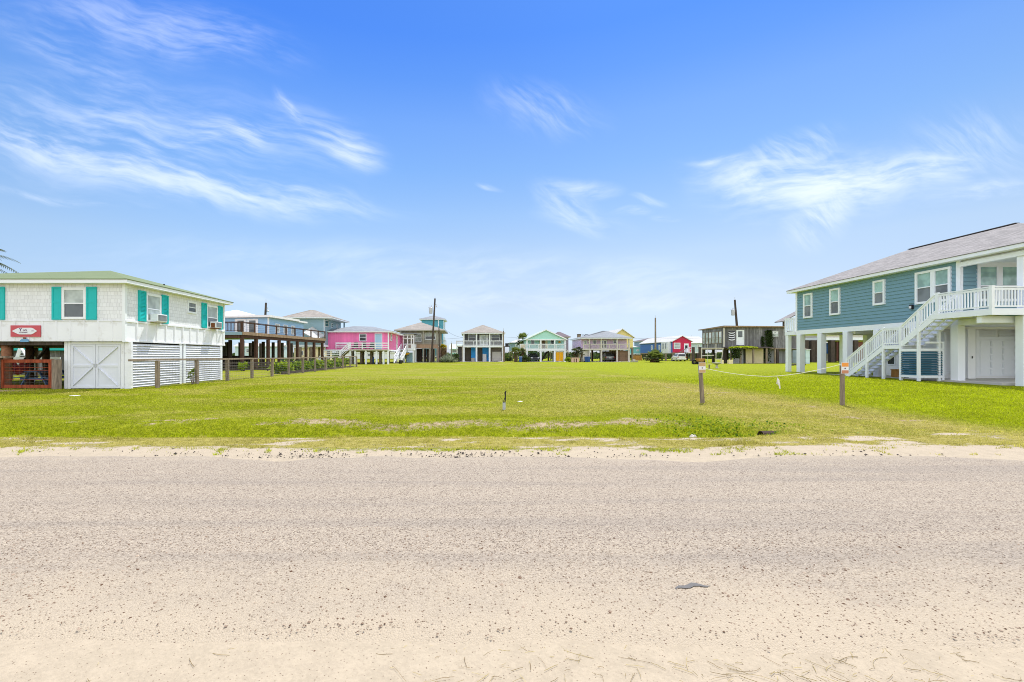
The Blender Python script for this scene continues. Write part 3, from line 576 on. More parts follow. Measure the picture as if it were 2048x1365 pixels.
def stairs(par, top, bot, wdir, width, mat, local=False, n=None, name='staircase', rail=None, sides=(0, 1), stringers=(0, .5, 1)):
    top = Vector(top); bot = Vector(bot); w = Vector(wdir).normalized() * width; m = MB(); d = bot - top; n = n or max(3, round(-d.z / .19)); run = Vector((d.x, d.y, 0)) / n
    for i in range(1, n + 1):
        q = top + run * (i - .5) + Vector((0, 0, d.z * i / n)); e = run.normalized(); L = run.length * .56
        m.add([q - e * L, q - e * L + w, q + e * L + w, q + e * L] + [p - Vector((0, 0, .045)) for p in (q - e * L, q - e * L + w, q + e * L + w, q + e * L)], [(0, 1, 2, 3), (7, 6, 5, 4), (0, 4, 5, 1), (1, 5, 6, 2), (2, 6, 7, 3), (3, 7, 4, 0)])
    for k in stringers: m.beam(top + w * k - Vector((0, 0, .15)), bot + w * k + Vector((0, 0, .02)), .045, .24)
    s = m.build(name, M[mat], par, local)
    for k in sides:
        if rail: railing(s, top + w * k, bot + w * k + Vector((0, 0, .12)), rail[0], rail[1], rail[2], rail[3], local, True, name='handrail')
    return s
def louvre(m, fr, a0, a1, z0, z1, step, d0=0.0, depth=.06):
    n = int((z1 - z0) / step); st = (z1 - z0) / n
    for i in range(n):
        za = z0 + i * st
        vs = [fp(fr, a0, za, d0 + depth), fp(fr, a1, za, d0 + depth), fp(fr, a1, za + st * .82, d0 + .008), fp(fr, a0, za + st * .82, d0 + .008), fp(fr, a0, za, d0 + depth - .018), fp(fr, a1, za, d0 + depth - .018), fp(fr, a1, za + st * .82, d0 - .006), fp(fr, a0, za + st * .82, d0 - .006)]
        m.add(vs, [(0, 1, 2, 3), (7, 6, 5, 4), (0, 4, 5, 1), (1, 5, 6, 2), (2, 6, 7, 3), (3, 7, 4, 0)])
    return m
def text(par, txt, size, loc, mat, name='lettering', depth=.006, bold=0.0):
    c = bpy.data.curves.new(name, 'FONT'); c.body = txt; c.size = size; c.align_x = 'CENTER'; c.align_y = 'CENTER'; c.extrude = depth; c.offset = bold
    o = bpy.data.objects.new('tmp', c); COL.objects.link(o); dg = bpy.context.evaluated_depsgraph_get(); me = bpy.data.meshes.new_from_object(o.evaluated_get(dg)); bpy.data.objects.remove(o)
    me.materials.clear(); me.materials.append(mat)
    R = Matrix.Translation(Vector(loc)) @ Matrix.Rotation(rad(90), 4, 'X'); root = par
    while root.parent: root = root.parent
    me.transform(WM[root.name].inverted() @ R if root.name in WM else R); q = bpy.data.objects.new(name, me); COL.objects.link(q); q.parent = par; return q

# ------------------------------------------------------------------ the shingled cottage on the left
CX, CY0, CY1 = -15.68, 20.5, 28.7; CL = -29.5; YS = 44.39; CF = ('F', CY0); CR = ('R', CX)
cu = lambda u: (u - U0) / F * CY0
XS_ = cu(121.5)
cott = thing('cottage', 'white shingled cottage on pilings with green roof and turquoise shutters', 'house', (-20, 24.6, 0))
m = MB(); m.box(CL, CX, CY0, CY1, 3.08, 4.78); m.build('wall', M['shakes'], cott)
m = MB(); m.box(CL, CX + .012, CY0 - .012, CY1, 2.15, 3.06); skirt = m.build('skirting', M['oldwhite'], cott)
m = MB()
for i in range(21): a = cu(252 - 27.9 * i - 27); fbox(m, CF, a - .03, a + .03, 2.16, 3.06, .012, .034)
for i in range(12): a = CY0 + .72 + i * .665; fbox(m, CR, a - .035, a + .035, 2.2, 3.03, .012, .05)
fbox(m, CR, CY0, CY1, 3.03, 3.11, .012, .055); fbox(m, CR, CY0, CY1, 2.13, 2.20, .012, .056); fbox(m, CF, CL, CX, 3.05, 3.09, .012, .03)
m.build('batten', M['oldwhite'], cott)
m = MB(); fbox(m, CF, CX - .09, CX + .03, 2.12, 4.73, .013, .04); fbox(m, CR, CY0 - .012, CY0 + .09, 2.12, 4.73, .0125, .03); m.build('corner_board', M['white'], cott)
m = MB(); fbox(m, CR, CY1 - .09, CY1, 2.12, 4.73, .0125, .03); m.build('corner_board', M['white'], cott)
hip(cott, CL, CX, CY0, CY1, 4.73, (6.1 - .42, 6.1), ((-27.0, 24.6), (-19.6, 24.6)), 'greenroof', 'white', .36, .15)
m = MB(); m.tube([(-16.9, 24.9, 5.2), (-16.9, 24.9, 5.42)], .04, 8); m.build('vent_pipe', M['black'], cott)
m = MB(); m.box(CL, XS_ - .03, CY0 + .1, CY1 - .05, 1.98, 2.15); m.build('floor_joists', M['dkwood'], cott)
for a0, a1 in ((cu(-22), cu(10.5)), (cu(105.5), cu(124.4)), (cu(174.5), cu(194))):
    m = MB(); fbox(m, CF, a0, a1, 3.12, 4.6, .004, .05); s = m.build('shutter', M['teal'], cott)
    q = MB()
    for z0, z1 in ((3.12, 3.2), (3.88, 3.94), (4.54, 4.6)): fbox(q, CF, a0 + .07, a1 - .07, z0, z1, .05, .066)
    fbox(q, CF, a0, a0 + .07, 3.12, 4.6, .05, .066); fbox(q, CF, a1 - .07, a1, 3.12, 4.6, .05, .066); q.build('shutter_frame', M['teal'], s)
for a0, a1 in ((21.29, 21.75), (22.88, 23.34), (26.26, 26.72), (27.94, 28.4)):
    m = MB(); fbox(m, CR, a0, a1, 3.13, 4.57, .004, .045); louvre(m, CR, a0 + .07, a1 - .07, 3.22, 3.84, .06, .05, .02); louvre(m, CR, a0 + .07, a1 - .07, 3.92, 4.5, .06, .05, .02); s = m.build('shutter', M['teal'], cott)
    q = MB()
    for z0, z1 in ((3.13, 3.21), (3.85, 3.91), (4.5, 4.57)): fbox(q, CR, a0 + .07, a1 - .07, z0, z1, .045, .08)
    fbox(q, CR, a0, a0 + .07, 3.13, 4.57, .045, .08); fbox(q, CR, a1 - .07, a1, 3.13, 4.57, .045, .08); q.build('shutter_frame', M['teal'], s)
window(cott, CF, cu(125.2), cu(173.6), 3.14, 4.57, .11, 'white', 'glasslt', 'glass', proud=.06)
window(cott, CF, cu(-70), cu(-24), 3.14, 4.57, .11, 'white', 'glasslt', 'glass', proud=.06)
window(cott, CR, 21.8, 22.84, 3.14, 4.5, .09, 'white', 'glasslt', 'glasslt', proud=.05, split=.47)
window(cott, CR, 26.76, 27.9, 3.14, 4.5, .09, 'white', 'glasslt', 'screen', proud=.05, split=.47)
window(cott, CR, 24.98, 25.78, 3.86, 4.52, .09, 'white', 'screen', 'glass', proud=.04)
# ground floor: store with double doors on the front, louvred panels along the side, open bay under the rest
LF = ('F', CY0 + .2); LR = ('R', CX - .03); XS = cu(121.5)
m = MB(); m.box(XS, CX - .06, CY0 + .26, CY1 - .2, -.1, 1.98); m.build('store_wall', M['oldwhite'], cott)
m = MB()
for a0, a1 in ((cu(121.5), cu(128)), (cu(128.6), cu(134.3)), (cu(235.3), cu(242)), (cu(243), cu(257))): fbox(m, LF, a0, a1, -.1, 2.14, -.06, .03)
fbox(m, LF, cu(134.3), cu(235.3), 2.03, 2.14, -.06, .02); m.build('store_trim', M['oldwhite'], cott)
for a0, a1, sgn in ((cu(135), cu(184.2), 1), (cu(185), cu(234.6), -1)):
    m = MB(); fbox(m, LF, a0, a1, .03, 2.02, -.05, .0); d = m.build('store_door', M['doorwhite'], cott); q = MB()
    fbox(q, LF, a0, a0 + .1, .03, 2.02, 0, .028); fbox(q, LF, a1 - .1, a1, .03, 2.02, 0, .028)
    for z0, z1 in ((.03, .12), (1.0, 1.1), (1.93, 2.02)): fbox(q, LF, a0 + .1, a1 - .1, z0, z1, 0, .028)
    L, R_ = (a0 + .1, a1 - .1) if sgn > 0 else (a1 - .1, a0 + .1)
    q.beam(fp(LF, L, 1.91, .012), fp(LF, R_, 1.12, .012), .022, .09, (0, 1, 0)); q.beam(fp(LF, L, .14, .012), fp(LF, R_, .98, .012), .022, .09, (0, 1, 0)); q.build('door_brace', M['doorwhite'], d)
    h = MB(); hx = a1 - .05 if sgn > 0 else a0 + .05; fbox(h, LF, hx - .015, hx + .015, .98, 1.14, .028, .05); h.build('handle', M['metal'], d)
for a0, a1 in ((20.72, 20.94), (24.3, 24.48), (24.62, 24.8), (28.2, 28.42)): m = MB(); fbox(m, LR, a0, a1, -.12, 2.12, 0, .06); m.build('panel_post', M['white'], cott)
for a0, a1 in ((20.94, 24.3), (24.8, 28.2)):
    m = MB(); louvre(m, LR, a0, a1, .06, 2.08, .118, -.012, .075); m.build('louvre_panel', M['galv'], cott)
m = MB(); m.tube([(CX + .02, 28.35, 2.98), (CX + .1, 28.33, 3.0), (CX + .16, 28.3, 2.96)], [.05, .07, .075], 10); m.build('flood_light', M['white'], cott)
for u, Y, r, mt in ((13.5, 20.95, .19, 'barkred'), (59.5, 23.2, .17, 'bark'), (92, 25.4, .16, 'bark'), (-62, 20.95, .18, 'bark'), (-25, 25.3, .17, 'bark'), (20, 28.2, .16, 'bark'), (70, 28.3, .16, 'bark'), (-40, 28.2, .16, 'bark')):
    x = X(u, Y); m = MB(); m.tube([(x + .012 * math.sin(3 * k), Y, -.3 + 2.3 * k / 6) for k in range(7)], [r * (1 + .07 * math.sin(k * 2.3 + u)) for k in range(7)], 12); o = m.build('piling', M[mt], cott, smooth=True)
    if mt == 'barkred': o['label'] = 'reddish piling with peeling bark'
m = MB(); m.beam((X(69, 23.2), 23.2, 1.15), (X(96, 23.2), 23.2, 1.95), .06, .14, (0, 1, 0)); m.build('brace', M['dkwood'], cott)
m = MB(); m.beam((X(70, 24), 24, 1.12), (X(88, 24), 24, 1.75), .04, .09, (0, 1, 0)); m.build('brace', M['palewood'], cott)
m = MB(); m.box(XS - .0, XS + .02, CY0 + .3, CY1 - .2, 0, 1.98); m.build('store_side', M['dkwood'], cott)

sg = thing('cottage_sign', 'red name board with a white surfboard shape on the cottage skirting', 'sign', (cu(54), CY0 - .06, 2.6))
m = MB(); fbox(m, CF, cu(24.3), cu(83.6), 2.354, 2.865, .04, .075); m.build('board', M['signred'], sg)
m = MB(); pl = [(27.7, 662.8), (38, 657.6), (42, 656.2), (66, 656.2), (70, 657.6), (77.7, 662.8), (70, 668), (66, 669.4), (42, 669.4), (36, 667)]
m.prism([(cu(u), Z(v, CY0)) for u, v in reversed(pl)], 'y', CY0 - .092, CY0 - .075); m.build('surfboard', M['signwhite'], sg)
text(sg, 'Y', .20, (cu(45), CY0 - .094, Z(660.3, CY0)), M['ink'], bold=.004); text(sg, 'ork', .13, (cu(54), CY0 - .094, Z(660.8, CY0)), M['ink']); text(sg, 'COTTAGE', .078, (cu(51), CY0 - .094, Z(665.6, CY0)), M['ink'])
m = MB(); m.tube([(cu(67), CY0 - .095, Z(662.6, CY0)), (cu(71), CY0 - .095, Z(662.4, CY0))], .012, 6); m.build('fish_mark', M['ink'], sg)
sb = thing('plaque', 'small pale blue plaque hanging below the red name board', 'sign', (cu(52.5), CY0 - .06, 2.2))
m = MB(); m.prism([(cu(43.8), Z(684.5, CY0)), (cu(60.5), Z(684.5, CY0)), (cu(60), Z(680), CY0) if 0 else (cu(60.5), Z(679.6, CY0)), (cu(55), Z(678.4, CY0)), (cu(47), Z(678.6, CY0)), (cu(43.8), Z(681, CY0))], 'y', CY0 - .09, CY0 - .06); m.build('board', M['signblue'], sb)
m = MB(); m.box(cu(49.5), cu(54), CY0 - .085, CY0 - .055, Z(678.3, CY0), Z(675.4, CY0)); m.build('crab_ornament', M['rust'], sb)
for i, (a0, a1, rusty) in enumerate(((22.02, 22.72, 0), (27.02, 27.68, 1))):
    ac = thing('air_conditioner', ['clean white window air conditioner in the cottage side window nearer the road', 'rust stained window air conditioner in the cottage window near its rear corner'][i], 'air conditioner', (CX + .2, (a0 + a1) / 2, 3.17), 0, 'window air conditioners on the cottage')
    m = MB(); fbox(m, CR, a0, a1, 3.17, 3.53, .06, .42); m.build('casing', M['white'], ac, bevel=.012)
    m = MB(); fbox(m, CR, a0 + .05, a1 - .05, 3.21, 3.49, .42, .428); m.build('grille', M['screen'], ac)
    m = MB(); fbox(m, CR, a0 - .02, a1 + .02, 3.13, 3.168, .05, .36); m.build('bracket', M['rust' if rusty else 'palewood'], ac)
    if rusty: m = MB(); m.box(CX + .13, CX + .36, a0 - .012, a0 - .001, 3.19, 3.45); m.build('rust_patch', M['rust'], ac)

# red field gate with wire and its posts
gt = thing('gate', 'red stained wooden gate with wire mesh under the cottage', 'gate', (cu(58), CY0 - .05, 0))
GF = ('F', CY0 - .02); m = MB()
fbox(m, GF, cu(7.5), cu(108.5), Z(726, CY0), Z(719.4, CY0), 0, .09); fbox(m, GF, cu(7.5), cu(108.5), Z(776.3, CY0), Z(770, CY0), 0, .09)
fbox(m, GF, cu(102), cu(109.5), Z(776.3, CY0), Z(719.2, CY0), .003, .11); fbox(m, GF, cu(7.2), cu(12), Z(776.3, CY0), Z(719.3, CY0), .003, .11); m.build('frame', M['redwood'], gt, bevel=.01)
m = MB()
for v in (735.7, 741, 760): m.tube([(cu(12), CY0 - .06, Z(v, CY0)), (cu(102), CY0 - .06, Z(v, CY0))], .012, 5)
m.build('cross_bar', M['redwood'], gt)
m = MB()
for k in range(9): m.tube([(cu(12 + 10 * k), CY0 - .055, Z(771, CY0)), (cu(12 + 10 * k), CY0 - .055, Z(726, CY0))], .004, 4)
for v in (731, 746, 751, 756, 765): m.tube([(cu(12), CY0 - .055, Z(v, CY0)), (cu(102), CY0 - .055, Z(v, CY0))], .004, 4)
m.build('wire_mesh', M['wire'], gt)
def post(name, x, y, z0, z1, w, mat, label, cat, group=None):
    m = MB(); m.box(x - w / 2, x + w / 2, y - w / 2, y + w / 2, z0, z1); o = m.build(name, M[mat], bevel=.012); return tag(o, label, cat, group)
post('gate_post', cu(116), CY0 - .06, -.2, Z(719.5, CY0), .25, 'postwood', 'thick square grey gate post beside the white store doors', 'post', 'gate posts')
post('gate_post', cu(.5), CY0 - .12, -.2, Z(716.2, CY0), .26, 'postwood', 'grey gate post under a plank at the hinge side of the red gate', 'post', 'gate posts')
m = MB(); m.box(cu(-6), cu(25), CY0 - .3, CY0 + .05, Z(716, CY0), Z(712.6, CY0)); tag(m.build('plank', M['postwood']), 'weathered plank lying across the gate post and a piling', 'plank')

# things kept in the shade under the cottage
pt = thing('picnic_table', 'blue painted picnic table standing under the cottage', 'table', (X(75, 23), 23, 0))
xa = X(75, 23); m = MB()
for k in range(5): m.box(xa - .5 + .17 * k + .002, xa - .5 + .17 * k + .162, 22.6, 24.4, .70, .74)
m.build('tabletop', M['tablebl'], pt)
for sx in (-1, 1):
    m = MB(); m.box(xa + sx * .68 - .14, xa + sx * .68 + .14, 22.6, 24.4, .41, .45); m.build('bench', M['tablebl'], pt)
    for y in (22.85, 24.15): m = MB(); m.beam((xa + sx * .22, y + sx * .03, .70), (xa + sx * .62, y + sx * .03, 0), .045, .13, (0, 1, 0)); m.build('leg', M['tablebl'], pt)
for y in (22.91, 24.05): m = MB(); m.box(xa - .8, xa + .8, y, y + .04, .30, .40); m.build('cross_beam', M['tablebl'], pt)
hm = thing('hammock', 'red hammock hanging between the cottage pilings', 'hammock', (X(33, 22.5), 22.5, .7)); m = MB(); n = 12; V = []
for i in range(n + 1):
    t = i / n; x = X(20, 22.5) + (X(52, 22.5) - X(20, 22.5)) * t; zz = 1.1 - .55 * math.sin(math.pi * t)
    for yy, dz in ((22.2, .1), (22.5, 0), (22.8, .1)): V.append((x, yy, zz + dz))
m.add(V, [(3 * i + j, 3 * i + j + 1, 3 * i + j + 4, 3 * i + j + 3) for i in range(n) for j in range(2)]); m.build('sling', M['signred'], hm)
m = MB(); m.tube([V[1], (V[1][0] - .1, 22.5, 1.9)], .015, 5); m.tube([V[-2], (V[-2][0] + .15, 22.9, 1.9)], .015, 5); m.tube([(X(18, 22.4), 22.4, .62), (X(35, 22.4), 22.4, .7), (X(44, 22.4), 22.4, 1.0), (X(50, 22.4), 22.4, 1.4)], .035, 6); m.build('cord', M['black'], hm)
post('yard_post', X(67.5, 26.5), 26.5, 0, 1.45, .11, 'white', 'slim white post standing behind the picnic table', 'post')
st = thing('back_steps', 'white wooden steps climbing behind the cottage', 'steps', (X(42, 29.5), 29.5, 0))
stairs(st, (X(40, 30.5), 30.5, 2.1), (X(27, 30.5), 30.5, .6), (0, 1, 0), .9, 'white', n=8, stringers=(0, 1)); m = MB(); m.beam((X(41, 30.4), 30.4, 2.1), (X(56, 30.4), 30.4, 1.3), .06, .16, (0, 1, 0)); m.build('brace', M['white'], st)
bk = thing('rear_cabin', 'grey cabin with turquoise fascia seen through the open bay under the cottage', 'cabin', (-30, 40, 0))
m = MB(); m.box(-44, -29.2, 36, 42, 0, 1.9); m.build('wall', M['shedwood'], bk); m = MB(); m.box(-44.3, -26.6, 35.5, 42.4, 1.92, 2.26); m.build('fascia', M['teal'], bk); m = MB(); m.prism([(35.4, 2.28), (42.5, 2.28), (39, 3.6)], 'x', -44.4, -26.5); m.build('roof', M['roofpale'], bk)
bf = thing('board_fence', 'low white board fence behind the cottage', 'fence', (-26, 29.5, 0)); m = MB(); m.box(-31, X(120, 29.5), 29.5, 29.55, Z(719, 29.5), Z(714.6, 29.5)); m.build('rail', M['white'], bf)
for k in range(5): m = MB(); x = -30.5 + 2.1 * k; m.box(x - .05, x + .05, 29.56, 29.66, 0, 1.4); m.build('post', M['white'], bf)
pb = thing('privacy_fence', 'tall dark board fence along the yard beyond the cottage', 'fence', (-36, 44, 0)); m = MB()
m.box(-45, -27.5, 44, 44.05, .1, 1.9); m.build('boards', M['shedwood'], pb)

# post and rail fence with wire, running back from the cottage
fn = thing('rail_fence', 'weathered post and rail fence with wire mesh beside the open lot', 'fence', (-14.6, 39, 0)); FX = -14.6
for k in range(13):
    y = 21.06 + 3 * k; m = MB(); t = .012 * math.sin(k * 5.1); z0 = gz(FX, y) - .25; zt = z0 + .25 + 1.26; w = .075 + .01 * math.sin(k * 3.3)
    m.add([(FX - w, y - w, z0), (FX + w, y - w, z0), (FX + w, y + w, z0), (FX - w, y + w, z0), (FX - w + t, y - w, zt), (FX + w + t, y - w, zt), (FX + w + t, y + w, zt), (FX - w + t, y + w, zt)], [(0, 3, 2, 1), (4, 5, 6, 7), (0, 1, 5, 4), (1, 2, 6, 5), (2, 3, 7, 6), (3, 0, 4, 7)]); m.build('post', M['postwood'], fn)
for k in range(-1, 12):
    y0 = 21.06 + 3 * k if k >= 0 else 19.35; y1 = 21.06 + 3 * (k + 1); m = MB(); d = .01 * math.sin(k * 2.2)
    m.beam((FX, y0 + .005, gz(FX, y0) + 1.31 + d), (FX, y1 - .005, gz(FX, y1) + 1.31 - d), .15, .09); m.build('rail', M['postwood'], fn)
m = MB()
for zz in (.08, .2, .32, .45, .6, .75, .9, 1.05): m.tube([(FX + .08, 21.06 + 3 * k, gz(FX, 21.06 + 3 * k) + zz) for k in range(13)], .004, 4)
y = 21.1
while y < 57: m.tube([(FX + .08, y, gz(FX, y) + .05), (FX + .08, y, gz(FX, y) + 1.2)], .0028, 3); y += .22
m.build('wire_mesh', M['wire'], fn)
# ------------------------------------------------------------------ the slate blue house on white columns, right
RX0, RX1, RY0, RY1 = 25.15, 34.2, 23.5, 35.4; RS = ('L', RX0); RP = ('F', RY0)
zg = .24
rh = thing('beach_house', 'slate blue beach house on white columns with a white outside staircase', 'house', (29.5, 29, zg))
m = MB(); m.box(RX0 + .03, RX1, RY0 + .04, RY1, 3.5, 6.4); m.build('wall_core', M['bluesiding'], rh)
m = MB(); n = 14; st = (6.4 - 3.46) / n                       # lapped boards, each tilted a little
for i in range(n):
    za = 3.46 + i * st; zb = za + st * 1.03
    m.add([(RX0 - .034, RY0, za), (RX0 - .034, RY1, za), (RX0 + .004, RY1, zb), (RX0 + .004, RY0, zb), (RX0 + .05, RY0, za), (RX0 + .05, RY1, za), (RX0 + .05, RY1, zb), (RX0 + .05, RY0, zb)], [(0, 1, 2, 3), (7, 6, 5, 4), (0, 4, 5, 1), (1, 5, 6, 2), (2, 6, 7, 3), (3, 7, 4, 0)])
    m.add([(RX0, RY0 - .034, za), (RX1, RY0 - .034, za), (RX1, RY0 + .004, zb), (RX0, RY0 + .004, zb), (RX0, RY0 + .05, za), (RX1, RY0 + .05, za), (RX1, RY0 + .05, zb), (RX0, RY0 + .05, zb)], [(0, 1, 2, 3), (7, 6, 5, 4), (0, 4, 5, 1), (1, 5, 6, 2), (2, 6, 7, 3), (3, 7, 4, 0)])
m.build('siding', M['bluesiding'], rh)
for y0, y1 in ((RY0 - .04, RY0 + .16), (RY1 - .14, RY1 + .03)): m = MB(); m.box(RX0 - .045, RX0 + .12, y0, y1, 3.45, 6.4); m.build('corner_board', M['white'], rh)
m = MB(); m.box(RX0 - .035, RX1 + .02, RY0 - .03, RY1 + .02, 3.12, 3.45); m.build('floor_beam', M['white'], rh)
for y in (25.6, 27.9, 30.3, 32.7): m = MB(); m.box(RX0 + .3, RX1 - .2, y, y + .16, 2.98, 3.118); m.build('joist', M['underside'], rh)
hip(rh, RX0, RX1, 20.3, RY1, 6.4, 8.72, ((29.67, 24.75), (29.67, 31.0)), 'roofgrey', 'white', .45, .17)
m = MB(); m.beam((29.67, 24.8, 8.74), (29.67, 30.95, 8.74), .24, .035); m.build('ridge_cap', plain('dark_ridge_cap', (.12, .11, .11, 1), .8), rh)
for y0, y1, z0 in ((33.66, 34.56, 4.33), (31.12, 32.02, 4.33), (27.72, 28.54, 4.64)): window(rh, RS, y0, y1, z0, 6.17, .12, 'white', 'glassgr', 'screen', proud=.1)
window(rh, RS, 24.82, 25.82, 4.4, 6.2, .12, 'white', 'glassgr', 'screen', proud=.1); window(rh, RS, 23.9, 24.815, 4.4, 6.2, .12, 'white', 'glassgr', 'screen', proud=.104)
window(rh, RP, 26.0, 27.13, 4.3, 6.22, .14, 'white', 'glassgr', 'screen', proud=.07, split=.42); window(rh, RP, 27.135, 28.25, 4.3, 6.22, .14, 'white', 'glassgr', 'screen', proud=.072, split=.42)
m = MB(); m.box(25.92, 28.33, RY0 - .11, RY0 - .02, 6.222, 6.3); m.build('window_head', M['white'], rh)
door(rh, RP, 30.2, 31.3, 3.66, 5.95, 'doorblue', glass=(.4, .9, 'glasslt'))
m = MB(); m.box(RX0 + .05, RX1, 20.35, RY0 - .05, 6.3, 6.395); m.build('porch_ceiling', M['white'], rh)
m = MB(); m.box(RX0 - .1, RX0 + .14, 20.5, RY0 - .05, 6.08, 6.298); m.build('porch_beam', M['white'], rh)
m = MB(); m.box(RX0 + .15, RX1, 20.5, 20.74, 6.08, 6.297); m.build('porch_beam', M['white'], rh)
lt = MB(); lt.box(RX0 - .17, RX0 - .025, 25.92, 26.1, 4.16, 4.42); l = lt.build('wall_lamp', M['black'], rh, bevel=.03); q = MB(); q.box(RX0 - .178, RX0 - .172, 25.94, 26.08, 4.2, 4.34); q.build('lens', M['lamp'], l)
# deck round the porch corner
DX, DY0, DY1, DZ = 23.6, 20.7, 23.14, 3.66
m = MB(); m.box(DX, RX1, DY0, RY0 - .08, DZ - .04, DZ); m.build('deck_boards', M['white'], rh)
m = MB(); m.box(DX - .02, DX + .03, DY0 - .02, DY1 + .3, DZ - .3, DZ - .045); m.box(DX + .03, RX1, DY0 - .02, DY0 + .03, DZ - .3, DZ - .045); m.box(DX + .03, RX0, DY1 + .25, DY1 + .3, DZ - .3, DZ - .045); m.build('deck_fascia', M['white'], rh)
for x in (24.1, 24.6): m = MB(); m.box(x, x + .05, DY0 + .04, DY1 + .2, DZ - .28, DZ - .05); m.build('joist', M['underside'], rh)
m = MB(); m.box(DX + .1, RX1, 21.2, 21.42, DZ - .62, DZ - .305); m.build('deck_beam', M['white'], rh)
m = MB(); m.box(RX0 - .16, RX0 + .16, 21.43, RY0 - .04, DZ - .60, DZ - .303); m.build('deck_beam', M['white'], rh)
railing(rh, (DX + .04, DY0 + .05, DZ), (DX + .04, DY1, DZ), .98, 'white', 'balusters', .14, posts=False, bw=.045)
railing(rh, (DX + .1, DY0 + .04, DZ), (RX1, DY0 + .04, DZ), .98, 'white', 'balusters', .14, posts=False, bw=.045)
for x, y in ((DX + .04, DY0 + .04), (DX + .04, DY1 + .02), (RX0 + .45, DY1 + .0)): m = MB(); m.box(x - .066, x + .066, y - .066, y + .066, DZ - .27, DZ + 1.05); m.build('deck_post', M['white'], rh)
# columns
cols = [(RX0 + .12, y) for y in (23.72, 26.0, 28.35, 30.7, 32.98, 35.1)] + [(28.6, y) for y in (30.7, 32.98, 35.1)] + [(31.6, y) for y in (30.7, 32.98, 35.1)]
for x, y in cols:
    m = MB(); m.box(x - .19, x + .19, y - .19, y + .19, zg - .3, 3.115); m.build('column', M['white'], rh, bevel=.01)
m = MB(); m.box(RX0 - .05, RX0 + .27, 20.75, 21.07, zg - .4, DZ - .31); m.build('column', M['white'], rh, bevel=.01)
m = MB(); m.box(RX0 - .02, RX0 + .24, 20.78, 21.04, DZ + .001, 6.078); m.build('porch_post', M['white'], rh, bevel=.01)
m = MB(); m.box(30.9, 31.22, 20.75, 21.07, zg - .4, DZ - .31); m.build('column', M['white'], rh)
# rear balcony
m = MB(); m.box(RX0 - .12, 29, RY1 + .05, RY1 + 1.15, 3.12, 3.42); m.build('balcony_floor', M['white'], rh)
railing(rh, (RX0 - .06, RY1 + 1.1, 3.42), (RX0 - .06, RY1 + .15, 3.42), 1.05, 'white', 'balusters', .2, pw=.12, bw=.08); railing(rh, (RX0, RY1 + 1.1, 3.42), (29, RY1 + 1.1, 3.42), 1.05, 'white', 'balusters', .2, posts=False, bw=.08)
m = MB(); m.box(RX0 - .1, RX0 + .18, RY1 + .8, RY1 + 1.08, zg - .3, 3.115); m.build('column', M['white'], rh)
# ground floor enclosure with garage door
EX, EY = 26.85, 26.0; EF = ('F', EY)
m = MB(); m.box(EX, RX1 - .1, EY, 29.9, zg - .1, 2.975); m.build('enclosure_wall', M['rwall'], rh)
m = MB(); fbox(m, EF, 28.82, 30.98, .34, 2.42, .004, .05); g = m.build('garage_door', M['white'], rh)
for i in range(3):
    for j in range(5):
        q = MB(); a0 = 28.9 + i * .68; z0 = .42 + j * .4
        for b in ((a0, a0 + .62, z0, z0 + .02), (a0, a0 + .62, z0 + .3, z0 + .32), (a0, a0 + .02, z0 + .02, z0 + .3), (a0 + .6, a0 + .62, z0 + .02, z0 + .3)): fbox(q, EF, *b, .05, .075)
        q.build('door_panel', M['white'], g)
m = MB()
for b in ((28.66, 28.82, .3, 2.98), (30.98, 31.14, .3, 2.98)): fbox(m, EF, *b, .004, .09)
fbox(m, EF, 28.82, 30.98, 2.43, 2.56, .004, .088); m.build('garage_trim', M['white'], rh)
for a0, a1 in ((28.82, 29.84), (29.98, 30.98)): m = MB(); louvre(m, EF, a0, a1, 2.57, 2.95, .095, .02, .05); m.build('transom_louvre', M['white'], rh)
m = MB(); louvre(m, EF, 26.98, 27.62, .5, 2.72, .11, .02, .05); m.build('louvred_vent', M['white'], rh)
m = MB()
for b in ((26.86, 26.97, .4, 2.85), (27.63, 27.76, .4, 2.85)): fbox(m, EF, *b, .004, .08)
m.build('vent_trim', M['white'], rh)
m = MB(); m.box(27.3, 27.72, 25.1, EY - .1, zg, 2.97); m.build('garage_pier', M['rwall'], rh); m = MB(); m.box(31.0, 31.5, 24.9, EY - .12, zg, 2.97); m.build('garage_pier', M['rwall'], rh)
m = MB(); m.box(27.5, 27.55, 25.08, 25.098, 1.35, 1.48); m.build('key_pad', M['black'], rh)
window(rh, ('L', EX), 27.4, 28.0, .9, 2.3, .07, 'white', 'glassdk', proud=.04); window(rh, ('L', EX), 28.9, 29.5, .9, 2.3, .07, 'white', 'glassdk', proud=.04)
m = MB(); m.box(24.75, 36, 21.3, 36.3, zg - .25, zg - .02); tag(m.build('house_slab', M['concrete']), kind='structure')
